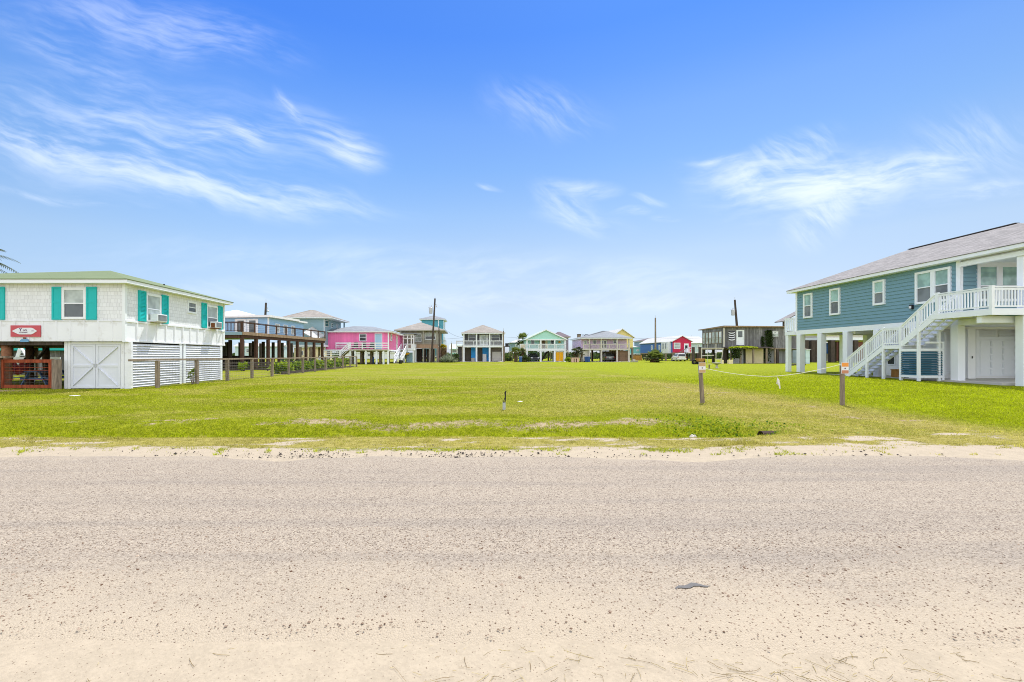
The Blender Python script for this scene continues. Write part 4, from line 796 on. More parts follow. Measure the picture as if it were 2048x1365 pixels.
# staircase: deck to landing, landing to lawn
SX0, SX1 = DX, 24.72; LZ = 2.09
sc_ = stairs(rh, (SX0, DY1 + .1, DZ), (SX0, 25.1, LZ), (1, 0, 0), SX1 - SX0, 'white', n=8, stringers=(.02, .5, .98))
lower = stairs(rh, (SX0, 26.2, LZ), (SX0, 28.75, zg - .05), (1, 0, 0), SX1 - SX0, 'white', n=10, stringers=(.02, .5, .98))
m = MB(); m.box(SX0, SX1, 25.1, 26.2, LZ - .2, LZ); m.build('landing', M['white'], rh)
for x in (SX0 + .03, SX1 - .03):
    railing(sc_, (x, DY1 + .12, DZ), (x, 25.08, LZ + .08), .98, 'white', 'balusters', .13, posts=False, name='handrail', bw=.045)
    railing(lower, (x, 26.22, LZ), (x, 28.75, zg + .08), .98, 'white', 'balusters', .13, posts=False, name='handrail', bw=.045)
    if x < 24: railing(rh, (x, 25.1, LZ), (x, 26.2, LZ), .98, 'white', 'balusters', .13, posts=False, bw=.045)
for x in (SX0 + .03, SX1 - .03):
    for y, z1 in ((24.13, 3.85), (25.13, LZ + 1.05), (26.2, LZ + 1.05), (27.3, LZ + .22), (28.75, zg + 1.05)):
        m = MB(); m.box(x - .055, x + .055, y - .055, y + .055, zg - .3, z1); m.build('stair_post', M['white'], rh)
# louvred screen for the machinery under the stairs
m = MB()
for z in (.42, 1.83): m.box(SX0 - .03, SX0 + .06, 24.19, 25.07, z - .09, z + .04)
m.box(SX0 + .09, 24.95, 24.08, 24.18, .33, .46); m.box(SX0 + .09, 24.95, 24.08, 24.18, 1.76, 1.88); m.box(24.85, 24.95, 24.085, 24.185, zg - .2, 2.25); m.box(24.0, 24.95, 24.09, 24.17, 2.15, 2.25)
m.build('screen_frame', M['white'], rh)
m = MB(); louvre(m, ('L', SX0 + .02), 24.19, 25.07, .47, 1.74, .127, -.06, .13); m.build('louvre_screen', M['bluelouvre'], rh)
m = MB(); louvre(m, ('F', 24.12), SX0 + .09, 24.85, .47, 1.75, .127, -.07, .13); m.build('louvre_screen', M['bluelouvre'], rh)
hp = thing('heat_pump', 'grey heat pump behind the blue louvred screen under the stairs', 'air conditioner', (24.3, 24.7, zg)); m = MB(); m.box(23.95, 24.6, 24.4, 25.0, .35, 1.3); m.build('casing', M['metal'], hp, bevel=.02); m = MB(); m.lathe((24.27, 24.7, 1.3), [(.25, 0), (.25, .03), (.06, .05)], 16); m.build('fan_guard', M['black'], hp)
for i, (x, y, w, h, mt, lb) in enumerate(((25.55, 27.3, .5, .45, 'orangewood', 'brown box under the blue house stairs'), (25.6, 26.45, .6, .5, 'bluelouvre', 'dark blue storage tub under the blue house stairs'))):
    t = thing(['crate', 'storage_tub'][i], lb, ['box', 'tub'][i], (x, y, zg)); m = MB(); m.box(x - w / 2, x + w / 2, y - w / 2, y + w / 2, zg - .02, zg + h - .06); m.build('body', M[mt], t, bevel=.02); m = MB(); m.box(x - w / 2 - .02, x + w / 2 + .02, y - w / 2 - .02, y + w / 2 + .02, zg + h - .06, zg + h); m.build('lid', M[mt], t, bevel=.01)
m = MB(); m.tube([(25.5 + .6 * t, 31.3 + .25 * math.sin(5 * t), zg + .05) for t in [i / 12 for i in range(13)]], .07, 8); tag(m.build('hose', M['black']), 'black coiled hose lying on the slab between the white columns', 'hose')

# two sign posts with a slack rope between them
def signpost(x, y, lean, label, signcols, u):
    z = gz(x, y); t = thing('sign_post', label, 'post', (x, y, z), 0, 'orange signed posts holding the rope'); top = (x + lean, y + .01, z + 1.2); m = MB()
    m.tube([(x, y, z - .3), top], [.068, .06], 10); m.build('post', M['postwood'], t)
    sx = x + lean * .85; m = MB(); m.box(sx - .105, sx + .105, y - .10, y - .085, z + .96, z + 1.29); b = m.build('sign', M['signwhite'], t)
    for z0, z1, c in ((z + 1.17, z + 1.285, signcols[0]), (z + .965, z + 1.06, signcols[1])): q = MB(); q.box(sx - .1, sx + .1, y - .104, y - .101, z0, z1); q.build('colour_band', M[c], b)
    q = MB(); q.lathe((0, 0, 0), [(.02, 0), (.02, .003)], 10); k = q.build('emblem', M['ink'], b, local=True); k.rotation_euler = (rad(90), 0, 0); iv = WM[t.name].inverted(); k.location = iv @ Vector((sx, y - .1015, z + 1.115)); return Vector((sx + .02, y, z + 1.12))
pa = signpost(7.33, 14.5, -.09, 'leaning grey post with faded orange and white sign by the worn track', ('faded', 'faded'), 0)
pb_ = signpost(11.12, 13.7, .0, 'upright grey post with orange and red sign in front of the blue house', ('orange', 'fadedred'), 0); pb_.z += .14
m = MB(); pts = []
for i in range(25):
    t = i / 24; q = pa.lerp(pb_, t); s_ = .33 * (1 - abs(2 * t - 1) ** 1.7); pts.append((q.x, q.y - .03, q.z - s_))
m.tube(pts, .009, 6); tag(m.build('rope', M['rope']), 'slack pale rope strung between the two orange signed posts', 'rope')
mid = Vector(pts[13]); rb = MB(); rb.tube([mid + Vector((0, 0, .0)), mid + Vector((.02, 0, -.07))], .006, 5)
for k, (dx, L) in enumerate(((-.035, .17), (.03, .13), (.06, .32), (.0, .2))):
    a = mid + Vector((.02, -.01, -.07)); rb.add([a + Vector((-.012, -.004 * k, 0)), a + Vector((.012, -.004 * k, 0)), a + Vector((dx + .028, .012 - .01 * k, -L)), a + Vector((dx - .012, -.008 * k, -L)), a + Vector((dx * .4 + .035, -.03, -L * .5)), a + Vector((dx * .4 - .03, -.03, -L * .45))], [(0, 1, 4, 5), (5, 4, 2, 3)])
tag(rb.build('ribbon', M['tarp']), 'white ribbon tied to the middle of the slack rope', 'ribbon')
pp = thing('stub_pipe', 'grey plastic pipe stub with black cable standing in the lawn', 'pipe', (.86, 12.6, gz(.86, 12.6))); z = gz(.86, 12.6)
m = MB(); m.tube([(.86, 12.6, z - .1), (.862, 12.6, z + .2)], .042, 14); m.build('pipe', M['pvc'], pp, smooth=False)
for pts_ in ([(.85, 12.6, z + .15), (.855, 12.59, z + .26), (.895, 12.6, z + .36), (.885, 12.6, z + .46), (.882, 12.6, z + .50)], [(.87, 12.61, z + .15), (.90, 12.6, z + .27), (.90, 12.6, z + .38), (.905, 12.6, z + .53)], [(.85, 12.6, z + .18), (.80, 12.6, z + .30), (.76, 12.6, z + .36), (.73, 12.6, z + .40), (.70, 12.6, z + .36)]):
    m = MB(); m.tube(pts_, .014 if pts_[-1][0] > .8 else .003, 6); m.build('cable', M['black'], pp)
def stone(x, y, sx, sy, sz, mat, label, seed):
    g = np.random.default_rng(seed); m = MB(); P = []
    for i in range(3):
        for k in range(7): t = 2 * math.pi * k / 7; rr = (1, .85, .45)[i] * g.uniform(.75, 1.1); P.append((x + sx * rr * math.cos(t), y + sy * rr * math.sin(t), gz(x, y) + sz * (-.2, .55, 1)[i] * g.uniform(.85, 1.1)))
    m.add(P, [tuple(reversed(range(7)))] + [(i * 7 + k, i * 7 + (k + 1) % 7, (i + 1) * 7 + (k + 1) % 7, (i + 1) * 7 + k) for i in range(2) for k in range(7)] + [tuple(range(14, 21))]); tag(m.build('stone', M[mat]), label, 'stone')
stone(X(1384, 8.8), 8.75, .09, .05, .08, 'rock', 'pale lump of concrete in the ditch grass near the culvert', 1)
stone(X(1040, 14.8), 14.8, .11, .07, .02, 'signwhite', 'flat white stone in the lawn beside the stub pipe', 2)
stone(X(150, 17), 17, .25, .13, .02, 'doorwhite', 'flat bluish white slab in the grass before the white cottage', 3)
stone(X(296, 2.68), 2.68, .014, .01, .012, 'black', 'black pebble on the nearest sandy strip of road', 4)
stone(X(848, 9.1), 9.1, .045, .03, .035, 'rust', 'orange brown stone in the green ditch grass', 5)
cv = thing('culvert', 'dark culvert pipe mouth at the end of the grassy ditch', 'pipe', (5.72, 9.3, -.15)); m = MB()
for k in range(14):
    t0, t1 = 2 * math.pi * k / 14, 2 * math.pi * (k + 1) / 14; r0, r1 = .12, .10
    P = [(5.86 + sx, 9.27 + r * math.cos(t), -.15 + r * math.sin(t)) for sx in (0, .7) for r in (r0, r1) for t in (t0, t1)]; m.add(P, [(0, 1, 3, 2), (4, 6, 7, 5), (0, 4, 5, 1), (2, 3, 7, 6)])
m.build('pipe', M['culvert'], cv)

wd_ = MB(); g = np.random.default_rng(17)
for _ in range(750):
    q = g.normal(0, 1, 2); x = 5.3 + .6 * q[0]; y = 9.75 + .4 * q[1] - .25 * (x - 5.35)
    if (x - 5.86) ** 2 * 2 + (y - 9.25) ** 2 * 3 < .05: continue
    d = Vector((g.normal(), g.normal() - .4, abs(g.normal()) + .3)).normalized(); wd_.leaf((x, y, gz(x, y) + .05 * g.random()), d, d.cross(Vector((g.normal(), g.normal(), g.normal()))).normalized(), g.uniform(.03, .075), .035, float(np.clip(g.normal(.5, .3), 0, 1)), .2)
tag(wd_.build('weeds', M['leaf']), 'low broad leaved weeds around the culvert mouth', 'weeds', kind='stuff')
# ------------------------------------------------------------------ plants
def fan_crown(c, R, n, seed, e0=-50, e1=80, tips=7, w=.085, droop=.12, rng=(0, 1)):
    g = np.random.default_rng(seed); mb = MB(); c = Vector(c)
    for i in range(n):
        az = i * 2.39996 + g.normal(0, .2); el = rad(e0 + (e1 - e0) * ((i + .5) / n) ** .8 + g.normal(0, 6)); d = Vector((math.cos(az) * math.cos(el), math.sin(az) * math.cos(el), math.sin(el)))
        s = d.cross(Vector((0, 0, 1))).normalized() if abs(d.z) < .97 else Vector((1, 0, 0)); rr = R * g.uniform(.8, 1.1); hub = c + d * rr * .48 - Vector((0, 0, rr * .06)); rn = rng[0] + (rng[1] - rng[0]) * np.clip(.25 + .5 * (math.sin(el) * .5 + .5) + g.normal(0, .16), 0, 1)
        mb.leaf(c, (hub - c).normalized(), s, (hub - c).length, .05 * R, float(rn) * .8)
        for k in range(-tips, tips + 1):
            t = k / tips * rad(78); dd = (d * math.cos(t) + s * math.sin(t)).normalized(); nn = s.cross(d).normalized()
            mb.leaf(hub, (dd - nn * .1).normalized(), nn.cross(dd), rr * .56 * (1 - .3 * abs(k / tips)) * g.uniform(.9, 1.05), w * R * 1.3, float(np.clip(rn + g.normal(0, .08), 0, 1)), droop + .12 * max(0, -d.z + .3))
    return mb
def palm(x, y, h, r, R, n, seed, label, mat='palm', skirt=0.0, name='palm_tree', cat='palm', e0=-50, trunk='trunk', lean=0.0, group=None):
    z = gz(x, y); t = thing(name, label, cat, (x, y, z), 0, group); m = MB(); k = 9
    m.tube([(x + lean * (i / k) ** 1.5, y, z - .2 + (h + .2) * i / k) for i in range(k + 1)], [r * (1.25 - .35 * i / k + .06 * (i % 2)) for i in range(k + 1)], 10); m.build('trunk', M[trunk], t)
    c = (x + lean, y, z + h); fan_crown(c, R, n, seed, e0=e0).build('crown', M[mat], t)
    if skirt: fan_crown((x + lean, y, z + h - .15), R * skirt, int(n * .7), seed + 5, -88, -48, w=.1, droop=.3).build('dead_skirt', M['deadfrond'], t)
    return t
def shrub(x, y, rx, rz, n, L, seed, label, mat='leaf', name='shrub', cat='shrub', group=None, up=.5, z0=None, wid=.45):
    g = np.random.default_rng(seed); z = gz(x, y) if z0 is None else z0; t = thing(name, label, cat, (x, y, z), 0, group); mb = MB(); st = MB(); ncl = max(5, n // 28)
    for c in range(ncl):
        az = g.uniform(0, 6.28); q = g.random() ** .5; hh = g.uniform(.3, 1.0) * (1 - .35 * q); cc = Vector((x + rx * q * .8 * math.cos(az), y + rx * q * .8 * math.sin(az), z + rz * hh * .85))
        st.tube([(x + rx * q * .25 * math.cos(az), y + rx * q * .25 * math.sin(az), z - .05), cc], [.02, .008], 4, False)
        for _ in range(n // ncl):
            d = Vector((g.normal(), g.normal(), g.normal() + up)).normalized(); p = cc + d * g.uniform(.05, .3) * rx; s = d.cross(Vector((g.normal(), g.normal(), g.normal()))).normalized()
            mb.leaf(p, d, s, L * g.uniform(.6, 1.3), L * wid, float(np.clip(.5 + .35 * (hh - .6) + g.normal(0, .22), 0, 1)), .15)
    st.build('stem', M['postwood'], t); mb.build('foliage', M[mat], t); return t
def rosette(x, y, R, n, seed, label, group=None, mat='agave'):
    g = np.random.default_rng(seed); z = gz(x, y); mb = MB()
    for i in range(n):
        az = i * 2.4; el = rad(10 + 70 * i / n); d = Vector((math.cos(az) * math.cos(el), math.sin(az) * math.cos(el), math.sin(el))); s = d.cross(Vector((0, 0, 1))).normalized(); mb.leaf((x + .08 * d.x, y + .08 * d.y, z + .02), d, s, R * g.uniform(.85, 1.1), .16 * R, float(g.random()), .1)
    o = mb.build('agave', M[mat]); return tag(o, label, 'agave', group)

# ------------------------------------------------------------------ raised houses of the far street
class House:
    """front plane at distance Y; us are picture columns, vs picture rows at that distance"""
    def __init__(s, name, label, cat, u0, u1, Y, depth, vf, ve, wall, recess=0.0, back=None):
        s.Y = Y; s.x0, s.x1 = X(u0, Y), X(u1, Y); s.d = depth; s.zf, s.ze = Z(vf, Y), Z(ve, Y); s.zg = gz((s.x0 + s.x1) / 2, Y); s.r = recess
        s.t = thing(name, label, cat, ((s.x0 + s.x1) / 2, Y, s.zg)); m = MB(); m.box(s.x0 + .02, s.x1 - .02, Y + recess, Y + depth, s.zf, s.ze - .002); m.build('wall', M[wall], s.t); s.fr = ('F', Y + recess); s.Yw = Y + recess
    def floor(s, mat, th=.3, ext=0.0):
        m = MB(); m.box(s.x0 - .05, s.x1 + .05, s.Y - .05 - ext, s.Y + s.d + .02, s.zf - th, s.zf - .003); m.build('floor_beam', M[mat], s.t); s.zb = s.zf - th
    def hip(s, vr, roof, trim='white', ov=.45, half=None, top=None):
        zr = Z(vr, s.Y + (half or (s.x1 - s.x0) / 2)); h = half or (s.x1 - s.x0) / 2; xm = (s.x0 + s.x1) / 2
        y1 = max(s.Y + h + .1, s.Y + s.d - h)
        hip(s.t, s.x0, s.x1, s.Y, s.Y + s.d, s.ze, zr, top or ((xm, s.Y + h), (xm, y1)), roof, trim, ov)
    def pilings(s, us, mat, w=.28, rows=2, front=.16, top=None):
        for r in range(rows):
            y = s.Y + front + (s.d - .4) * r / max(1, rows - 1) if rows > 1 else s.Y + front
            for u in us: x = X(u, s.Y); m = MB(); m.box(x - w / 2, x + w / 2, y - w / 2, y + w / 2, gz(x, y) - .2, (top or s.zb) - .002); m.build('piling', M[mat], s.t)
    def posts(s, us, mat, w=.2, y=.1):
        for u in us: x = X(u, s.Y); m = MB(); m.box(x - w / 2, x + w / 2, s.Y + y - w / 2, s.Y + y + w / 2, s.zf, s.ze - .003); m.build('porch_post', M[mat], s.t)
    def win(s, u0, u1, v0, v1, up='glass', low=None, fm='white', c=.1): return window(s.t, s.fr, X(u0, s.Yw), X(u1, s.Yw), Z(v1, s.Yw), Z(v0, s.Yw), c, fm, up, low, proud=.06)
    def door(s, u0, u1, v0, v1, mat, fm='white', glass=None): return door(s.t, s.fr, X(u0, s.Yw), X(u1, s.Yw), Z(v1, s.Yw), Z(v0, s.Yw), mat, fm, glass)
    def rail(s, u0, u1, y, h, mat, style='balusters', step=.16, **k): return railing(s.t, (X(u0, s.Y), s.Y + y, s.zf), (X(u1, s.Y), s.Y + y, s.zf), h, mat, style, step, **k)
    def panel(s, name, u0, u1, v0, v1, y, mat, th=.08, parent=None):
        Y = s.Y + y; m = MB(); m.box(X(u0, Y), X(u1, Y), Y, Y + th, Z(v1, Y), Z(v0, Y)); return m.build(name, M[mat], parent or s.t)
def slab(name, u0, u1, Y, depth, mat='concrete', front=1.6):
    x0, x1 = X(u0, Y), X(u1, Y); m = MB(); z = gz((x0 + x1) / 2, Y); m.box(x0, x1, Y - front, Y + depth, z - .3, z + .035); tag(m.build(name, M[mat]), kind='structure')

# sky-blue house with a big deck (turned a few degrees), local frame: origin at the deck's front right corner
bh = thing('blue_deck_house', 'sky blue flat roofed house with a long brown deck on tall posts', 'house', (-22.8, 45, 0), rad(-7)); bz = 3.87
m = MB(); m.box(-13, -1.5, 7.0, 15.2, bz - .2, 5.9); m.build('wall', M['skyblue'], bh, True)
m = MB(); m.box(-13.4, -1.1, 6.6, 13.4, 5.9, 6.14); m.build('roof', M['roofwhite'], bh, True)
m = MB(); m.box(-13.3, -1.2, 13.45, 15.7, 5.82, 6.02); m.build('roof', M['roofwhite'], bh, True)
m = MB(); m.add([(-12, 8.5, 6.15), (-5, 8.5, 6.15), (-5, 14.8, 6.15), (-12, 14.8, 6.15), (-8.6, 11.6, 7.3)], [(3, 2, 1, 0), (0, 1, 4), (1, 2, 4), (2, 3, 4), (3, 0, 4)]); m.build('roof_peak', M['roofwhite'], bh, True)
m = MB(); m.box(-1.58, -1.46, 6.96, 7.12, bz, 5.88); m.build('corner_board', M['white'], bh, True)
BF = ('F', 7.0)
for a0, a1 in ((-5.6, -4.2), (-4.15, -2.75)): door(bh, BF, a0, a1, bz, 5.75, 'white', 'white', (.15, .9, 'glass'), True)
window(bh, BF, -9.4, -8.2, 4.4, 5.7, .12, 'white', 'glasslt', local=True)
for y in (8.4, 10.2, 12.0): window(bh, ('R', -1.5), y, y + .9, 4.2, 5.3, .08, 'white', 'glasslt', local=True)
m = MB(); m.box(-13, 0, 0, 6.98, bz - .06, bz); m.box(-1.48, 0, 6.99, 18.5, bz - .06, bz); m.build('deck_boards', M['tanwood'], bh, True)
m = MB(); m.box(.005, .06, -.02, 18.5, bz - .3, bz + .02); m.build('deck_fascia', M['tanwood'], bh, True)
m = MB(); m.box(-13, 0, -.06, -.005, bz - .3, bz - .02); m.build('deck_fascia', M['greyblue'], bh, True)
m = MB(); m.box(-.24, -.04, .1, 18.4, bz - .62, bz - .305); m.build('deck_beam', M['deckwood'], bh, True)
m = MB(); m.box(-13, -.26, .05, .22, bz - .62, bz - .305); m.build('deck_beam', M['deckwood'], bh, True)
railing(bh, (-.03, .05, bz), (-.03, 18.4, bz), 1.0, 'deckwood', 'wire', local=True, pw=.12); railing(bh, (-.1, .03, bz), (-13, .03, bz), 1.0, 'deckwood', 'balusters', .15, local=True, pw=.12)
for y in (.15, 2.5, 4.7, 6.9, 9.0, 11.0, 13.2, 15.4, 17.8):
    for x in (-.14, -4.6, -9.2):
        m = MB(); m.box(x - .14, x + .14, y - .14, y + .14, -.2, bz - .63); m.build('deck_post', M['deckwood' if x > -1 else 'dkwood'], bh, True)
m = MB(); m.box(-13, -9.6, 4, 12, -.1, bz - .65); m.build('store_wall', M['shedwood'], bh, True)
m = MB(); m.box(-9.0, -5.2, 9.5, 9.6, .0, 1.5); m.build('half_wall', M['dkwood'], bh, True)
m = MB(); m.box(-7.5, -5.6, 3.0, 3.1, .4, 1.9); m.build('store_panel', M['metal'], bh, True)
bw = thing('low_board_fence', 'low black board fence in front of the blue deck house', 'fence', (-23, 45.6, 0))
for z in (.12, .42, .72): m = MB(); m.box(-24.8, -17.6, 44.2, 44.26, z, z + .17); m.build('board', M['dkwood'], bw)
for k in range(4): m = MB(); x = -24.6 + 2.3 * k; m.box(x - .06, x + .06, 44.27, 44.39, -.1, 1.0); m.build('post', M['dkwood'], bw)
# grey-blue two-storey house behind it
th = House('two_storey_house', 'tall grey blue house with hipped brown roof behind the blue deck house', 'house', 572, 648, 70, 9, 690, 637.5, 'greyblue'); th.floor('white')
hip(th.t, th.x0, th.x1 + .9, 70, 79, th.ze, Z(620, 74), ((th.x1 - 3.6, 74.2), (th.x1 - 3.0, 74.8)), 'rooftan', 'white', .5)
fr = ('R', th.x1); window(th.t, fr, 70.4, 72.2, Z(654, 71), Z(641, 71), .06, 'white', 'glassdk'); window(th.t, fr, 73.6, 74.4, Z(656, 74), Z(647, 74), .06, 'white', 'glassdk'); window(th.t, fr, 76.4, 77.2, Z(657, 76.5), Z(648, 76.5), .06, 'white', 'glassdk')
m = MB(); m.box(th.x1 - .03, th.x1 + .04, 69.98, 70.12, th.zf, th.ze); m.build('corner_board', M['white'], th.t); m = MB(); m.box(th.x1 + .6, th.x1 + .8, 78.4, 78.6, 0, th.ze); m.build('porch_post', M['greyblue'], th.t)
th.pilings((580, 600, 622, 645), 'postwood')
m = MB(); x0 = X(606, 66); m.add([(x0, 66, 4.9), (x0 + 1.9, 66, 3.9), (x0 + 1.9, 69.9, 4.6), (x0, 69.9, 6.0), (x0, 66, 4.75), (x0 + 1.9, 66, 3.75), (x0 + 1.9, 69.9, 4.45), (x0, 69.9, 5.85)], [(0, 1, 2, 3), (7, 6, 5, 4), (0, 4, 5, 1), (1, 5, 6, 2), (2, 6, 7, 3), (3, 7, 4, 0)]); m.build('lean_to_roof', M['roofpale'], th.t)
# pink house
ph = House('pink_house', 'hot pink house with grey roof, white ramp rails and side stairs', 'house', 650.5, 777, 72, 15.5, 699.5, 665.3, 'pink'); ph.floor('white', .26)
hip(ph.t, ph.x0, ph.x1 + .2, 72, 87.5, ph.ze, (6.55, 6.75), ((-20.3, 77.5), (-18.0, 82)), 'roofslate', 'white', .5, .17)
for x in (ph.x0 + .02, ph.x1 - .02): m = MB(); m.box(x - .09, x + .09, 71.93, 72.1, ph.zf, ph.ze); m.build('corner_board', M['white'], ph.t)
ph.win(718.6, 733, 668, 683, 'glassdk'); ph.door(749.5, 764.6, 667.5, 698.5, 'doorblue')
window(ph.t, ('R', ph.x1), 73.7, 75.0, 3.9, 5.1, .1, 'white', 'glasslt'); door(ph.t, ('R', ph.x1), 79.0, 80.4, ph.zf, 5.0, 'palewood')
m = MB(); dx0, dx1 = X(701, 70.4), X(778, 70.4); m.box(dx0, dx1, 69.6, 71.9, ph.zf - .16, ph.zf - .01); m.build('deck', M['palewood'], ph.t)
railing(ph.t, (dx0, 69.65, ph.zf), (dx1, 69.65, ph.zf), 1.0, 'white', 'boards', pw=.12)
lx0, lx1 = X(652, 70), X(683, 70); lz = Z(713, 70); m = MB(); m.box(lx0, lx1, 69.0, 70.4, lz - .3, lz); m.build('landing', M['white'], ph.t)
m = MB(); m.add([(lx1, 69.6, lz - .08), (dx0, 69.6, ph.zf - .1), (dx0, 71, ph.zf - .1), (lx1, 71, lz - .08), (lx1, 69.6, lz), (dx0, 69.6, ph.zf - .012), (dx0, 71, ph.zf - .012), (lx1, 71, lz)], [(3, 2, 1, 0), (4, 5, 6, 7), (0, 1, 5, 4), (1, 2, 6, 5), (2, 3, 7, 6), (3, 0, 4, 7)]); m.build('ramp', M['palewood'], ph.t)
railing(ph.t, (lx0, 69.03, lz), (lx1, 69.03, lz), .95, 'white', 'boards', pw=.1); railing(ph.t, (lx1, 69.62, lz), (dx0 - .1, 69.62, ph.zf), .95, 'white', 'boards', pw=.1)
railing(ph.t, (X(672, 71.7), 71.7, ph.zf + .15), (X(701, 71.7), 71.7, ph.zf + .15), .95, 'white', 'boards', pw=.1)
stairs(ph.t, (lx0, 69.05, lz), (X(636, 69), 69.05, .1), (0, 1, 0), 1.2, 'white', n=8, rail=('white', 'boards', .3, True) if 0 else None)
railing(ph.t, (lx0, 69.0, lz), (X(637, 69), 69.0, .25), .9, 'white', 'boards', pw=.09)
for u in (702, 712, 733, 754, 768, 777): x = X(u, 70.2); m = MB(); m.box(x - .13, x + .13, 69.75, 70.0, -.1, ph.zf - .165); m.build('deck_post', M['white'], ph.t)
for u in (656, 668, 681): x = X(u, 69.7); m = MB(); m.box(x - .08, x + .08, 69.6, 69.75, -.1, lz - .302); m.build('deck_post', M['white'], ph.t)
ph.pilings((655, 680, 703, 722, 742, 760, 776), 'postwood', .3, 3)
pz = Z(698.5, 83.5); px0, px1 = X(806, 83.5), X(828, 83.5)
m = MB(); m.box(px0 - .9, px1, 83.5, 87, pz - .25, pz); m.build('porch_floor', M['white'], ph.t)
m = MB()
for u in (806.5, 815, 822.5, 827.5): x = X(u, 83.5); m.box(x - .09, x + .09, 83.52, 83.66, pz, Z(671, 83.5))
m.box(px0, px1, 83.54, 83.64, Z(678, 83.5), Z(676.5, 83.5)); m.box(px0, px1, 83.53, 83.65, Z(671.5, 83.5), Z(669, 83.5)); m.box(X(822, 83.5), px1, 83.56, 83.62, pz, Z(688, 83.5)); m.build('porch_frame', M['white'], ph.t)
railing(ph.t, (px0, 83.58, pz), (X(822, 83.5), 83.58, pz), .95, 'white', 'balusters', .2, posts=False); railing(ph.t, (px1 - .05, 83.6, pz), (px1 - .05, 86.9, pz), .95, 'white', 'balusters', .2)
m = MB(); m.box(px0 - .9, px1 + .5, 83.1, 87.4, Z(668.9, 83.5), Z(667, 83.5)); m.build('porch_roof', M['roofslate'], ph.t)
for x, y in ((px0 + .2, 83.7), (px1 - .12, 83.7), (px1 - .12, 86.8), (px0 + .2, 86.8)): m = MB(); m.box(x - .14, x + .14, y - .14, y + .14, 0, pz - .252); m.build('porch_post', M['white'], ph.t)
m = MB(); m.box(px0 + .3, px1 - .4, 86.2, 86.3, .2, 2.1); m.build('store_panel', M['doorblue'], ph.t)
stairs(ph.t, (-13.15, 83.4, pz), (-13.15, 75.6, .3), (1, 0, 0), 1.1, 'white', n=13, rail=('white', 'boards', .3, ) if 0 else None, stringers=(0, 1))
for x in (-13.15, -12.05): railing(ph.t, (x, 83.4, pz), (x, 75.6, .4), .95, 'white', 'boards', pw=.1)
tubp = thing('kayak', 'yellow kayak stored under the white porch of the pink house', 'kayak', (X(813, 84.5), 84.6, 1.7)); m = MB(); m.tube([(X(804, 84.6), 84.6, 1.95), (X(808, 84.6), 84.6, 1.85), (X(814, 84.6), 84.6, 1.82), (X(819, 84.6), 84.6, 1.95)], [.05, .22, .22, .05], 8); m.build('hull', M['yellow'], tubp, smooth=True); m = MB(); m.beam((X(805, 84.6), 84.8, 1.6), (X(818, 84.6), 84.8, 1.6), .1, .1); m.build('rack', M['dkwood'], tubp)
for i, u in enumerate((711, 727, 743.5)):
    x = X(u, 70.9); c = thing('deck_chair', ['dark deck chair nearest the ramp on the pink house deck', 'dark deck chair under the pink house window', 'dark deck chair beside the pale blue door of the pink house'][i], 'chair', (x, 70.9, ph.zf), 0, 'dark chairs on the pink house deck')
    m = MB(); m.beam((x, 70.55, ph.zf + .4), (x, 71.05, ph.zf + .3), .55, .05); m.build('seat', M['black'], c); m = MB(); m.beam((x, 71.05, ph.zf + .3), (x, 71.35, ph.zf + 1.12), .6, .05, (0, 1, 0)); m.build('backrest', M['black'], c)
    for sx in (-1, 1):
        m = MB(); m.box(x + sx * .34 - .06, x + sx * .34 + .06, 70.45, 71.2, ph.zf + .58, ph.zf + .62); m.build('armrest', M['black'], c); m = MB(); m.box(x + sx * .34 - .04, x + sx * .34 + .04, 70.5, 70.58, ph.zf, ph.zf + .58); m.build('leg', M['black'], c); m = MB(); m.box(x + sx * .34 - .04, x + sx * .34 + .04, 71.1, 71.18, ph.zf, ph.zf + .58); m.build('leg', M['black'], c)
for i, (u, w_, h_, mt, lb) in enumerate(((744, .7, 1.1, 'bin', 'blue barrel under the pink house deck'), (801, .5, .6, 'black', 'black bin at the foot of the pink house side stairs'))):
    x = X(u, 74); t = thing('barrel', lb, 'barrel', (x, 74, .15)); m = MB(); m.lathe((x, 74, gz(x, 74)), [(w_ * .46, 0), (w_ * .5, h_ * .3), (w_ * .5, h_ * .7), (w_ * .46, h_ * .94)], 14); m.build('drum', M[mt], t, smooth=True); m = MB(); m.lathe((x, 74, gz(x, 74) + h_ * .941), [(w_ * .48, 0), (w_ * .48, h_ * .05)], 14); m.build('lid', M[mt], t)
# tan house and the teal tower house behind it
tn = House('tan_house', 'tan house with hipped roof and reddish boarded porch skirt on dark stilts', 'house', 800, 876, 88, 11, 688, 662.3, 'tan', 1.2); tn.floor('tan', .12)
hip(tn.t, tn.x0 - .7, tn.x1 + .9, 88, 99, tn.ze, Z(645, 93), ((X(841.5, 93), 93), (X(842.5, 94), 94)), 'rooftan', 'tan', .4)
tn.win(849.5, 872, 665.8, 680, 'glasslt', 'glassdk', c=.16); tn.win(830, 843, 667, 684, 'glasslt'); tn.posts((801, 846.7, 874), 'tan', .26)
m = MB(); m.box(tn.x0, tn.x1, 88.0, 88.12, Z(697.5, 88), tn.zf + .02); m.build('porch_skirt', M['tanboards'], tn.t); tn.zb = Z(697.6, 88)
tn.pilings((828, 846.7, 860, 874), 'tan', .26); m = MB(); m.box(X(826, 92), X(845, 92), 92, 92.1, .2, Z(698, 92)); m.build('store_wall', M['dkwood'], tn.t)
for u in (850, 855, 861, 866): x = X(u, 91); m = MB(); m.box(x - .22, x + .22, 91, 91.2, .2, tn.zb); m.build('dark_board', M['dkwood'], tn.t)
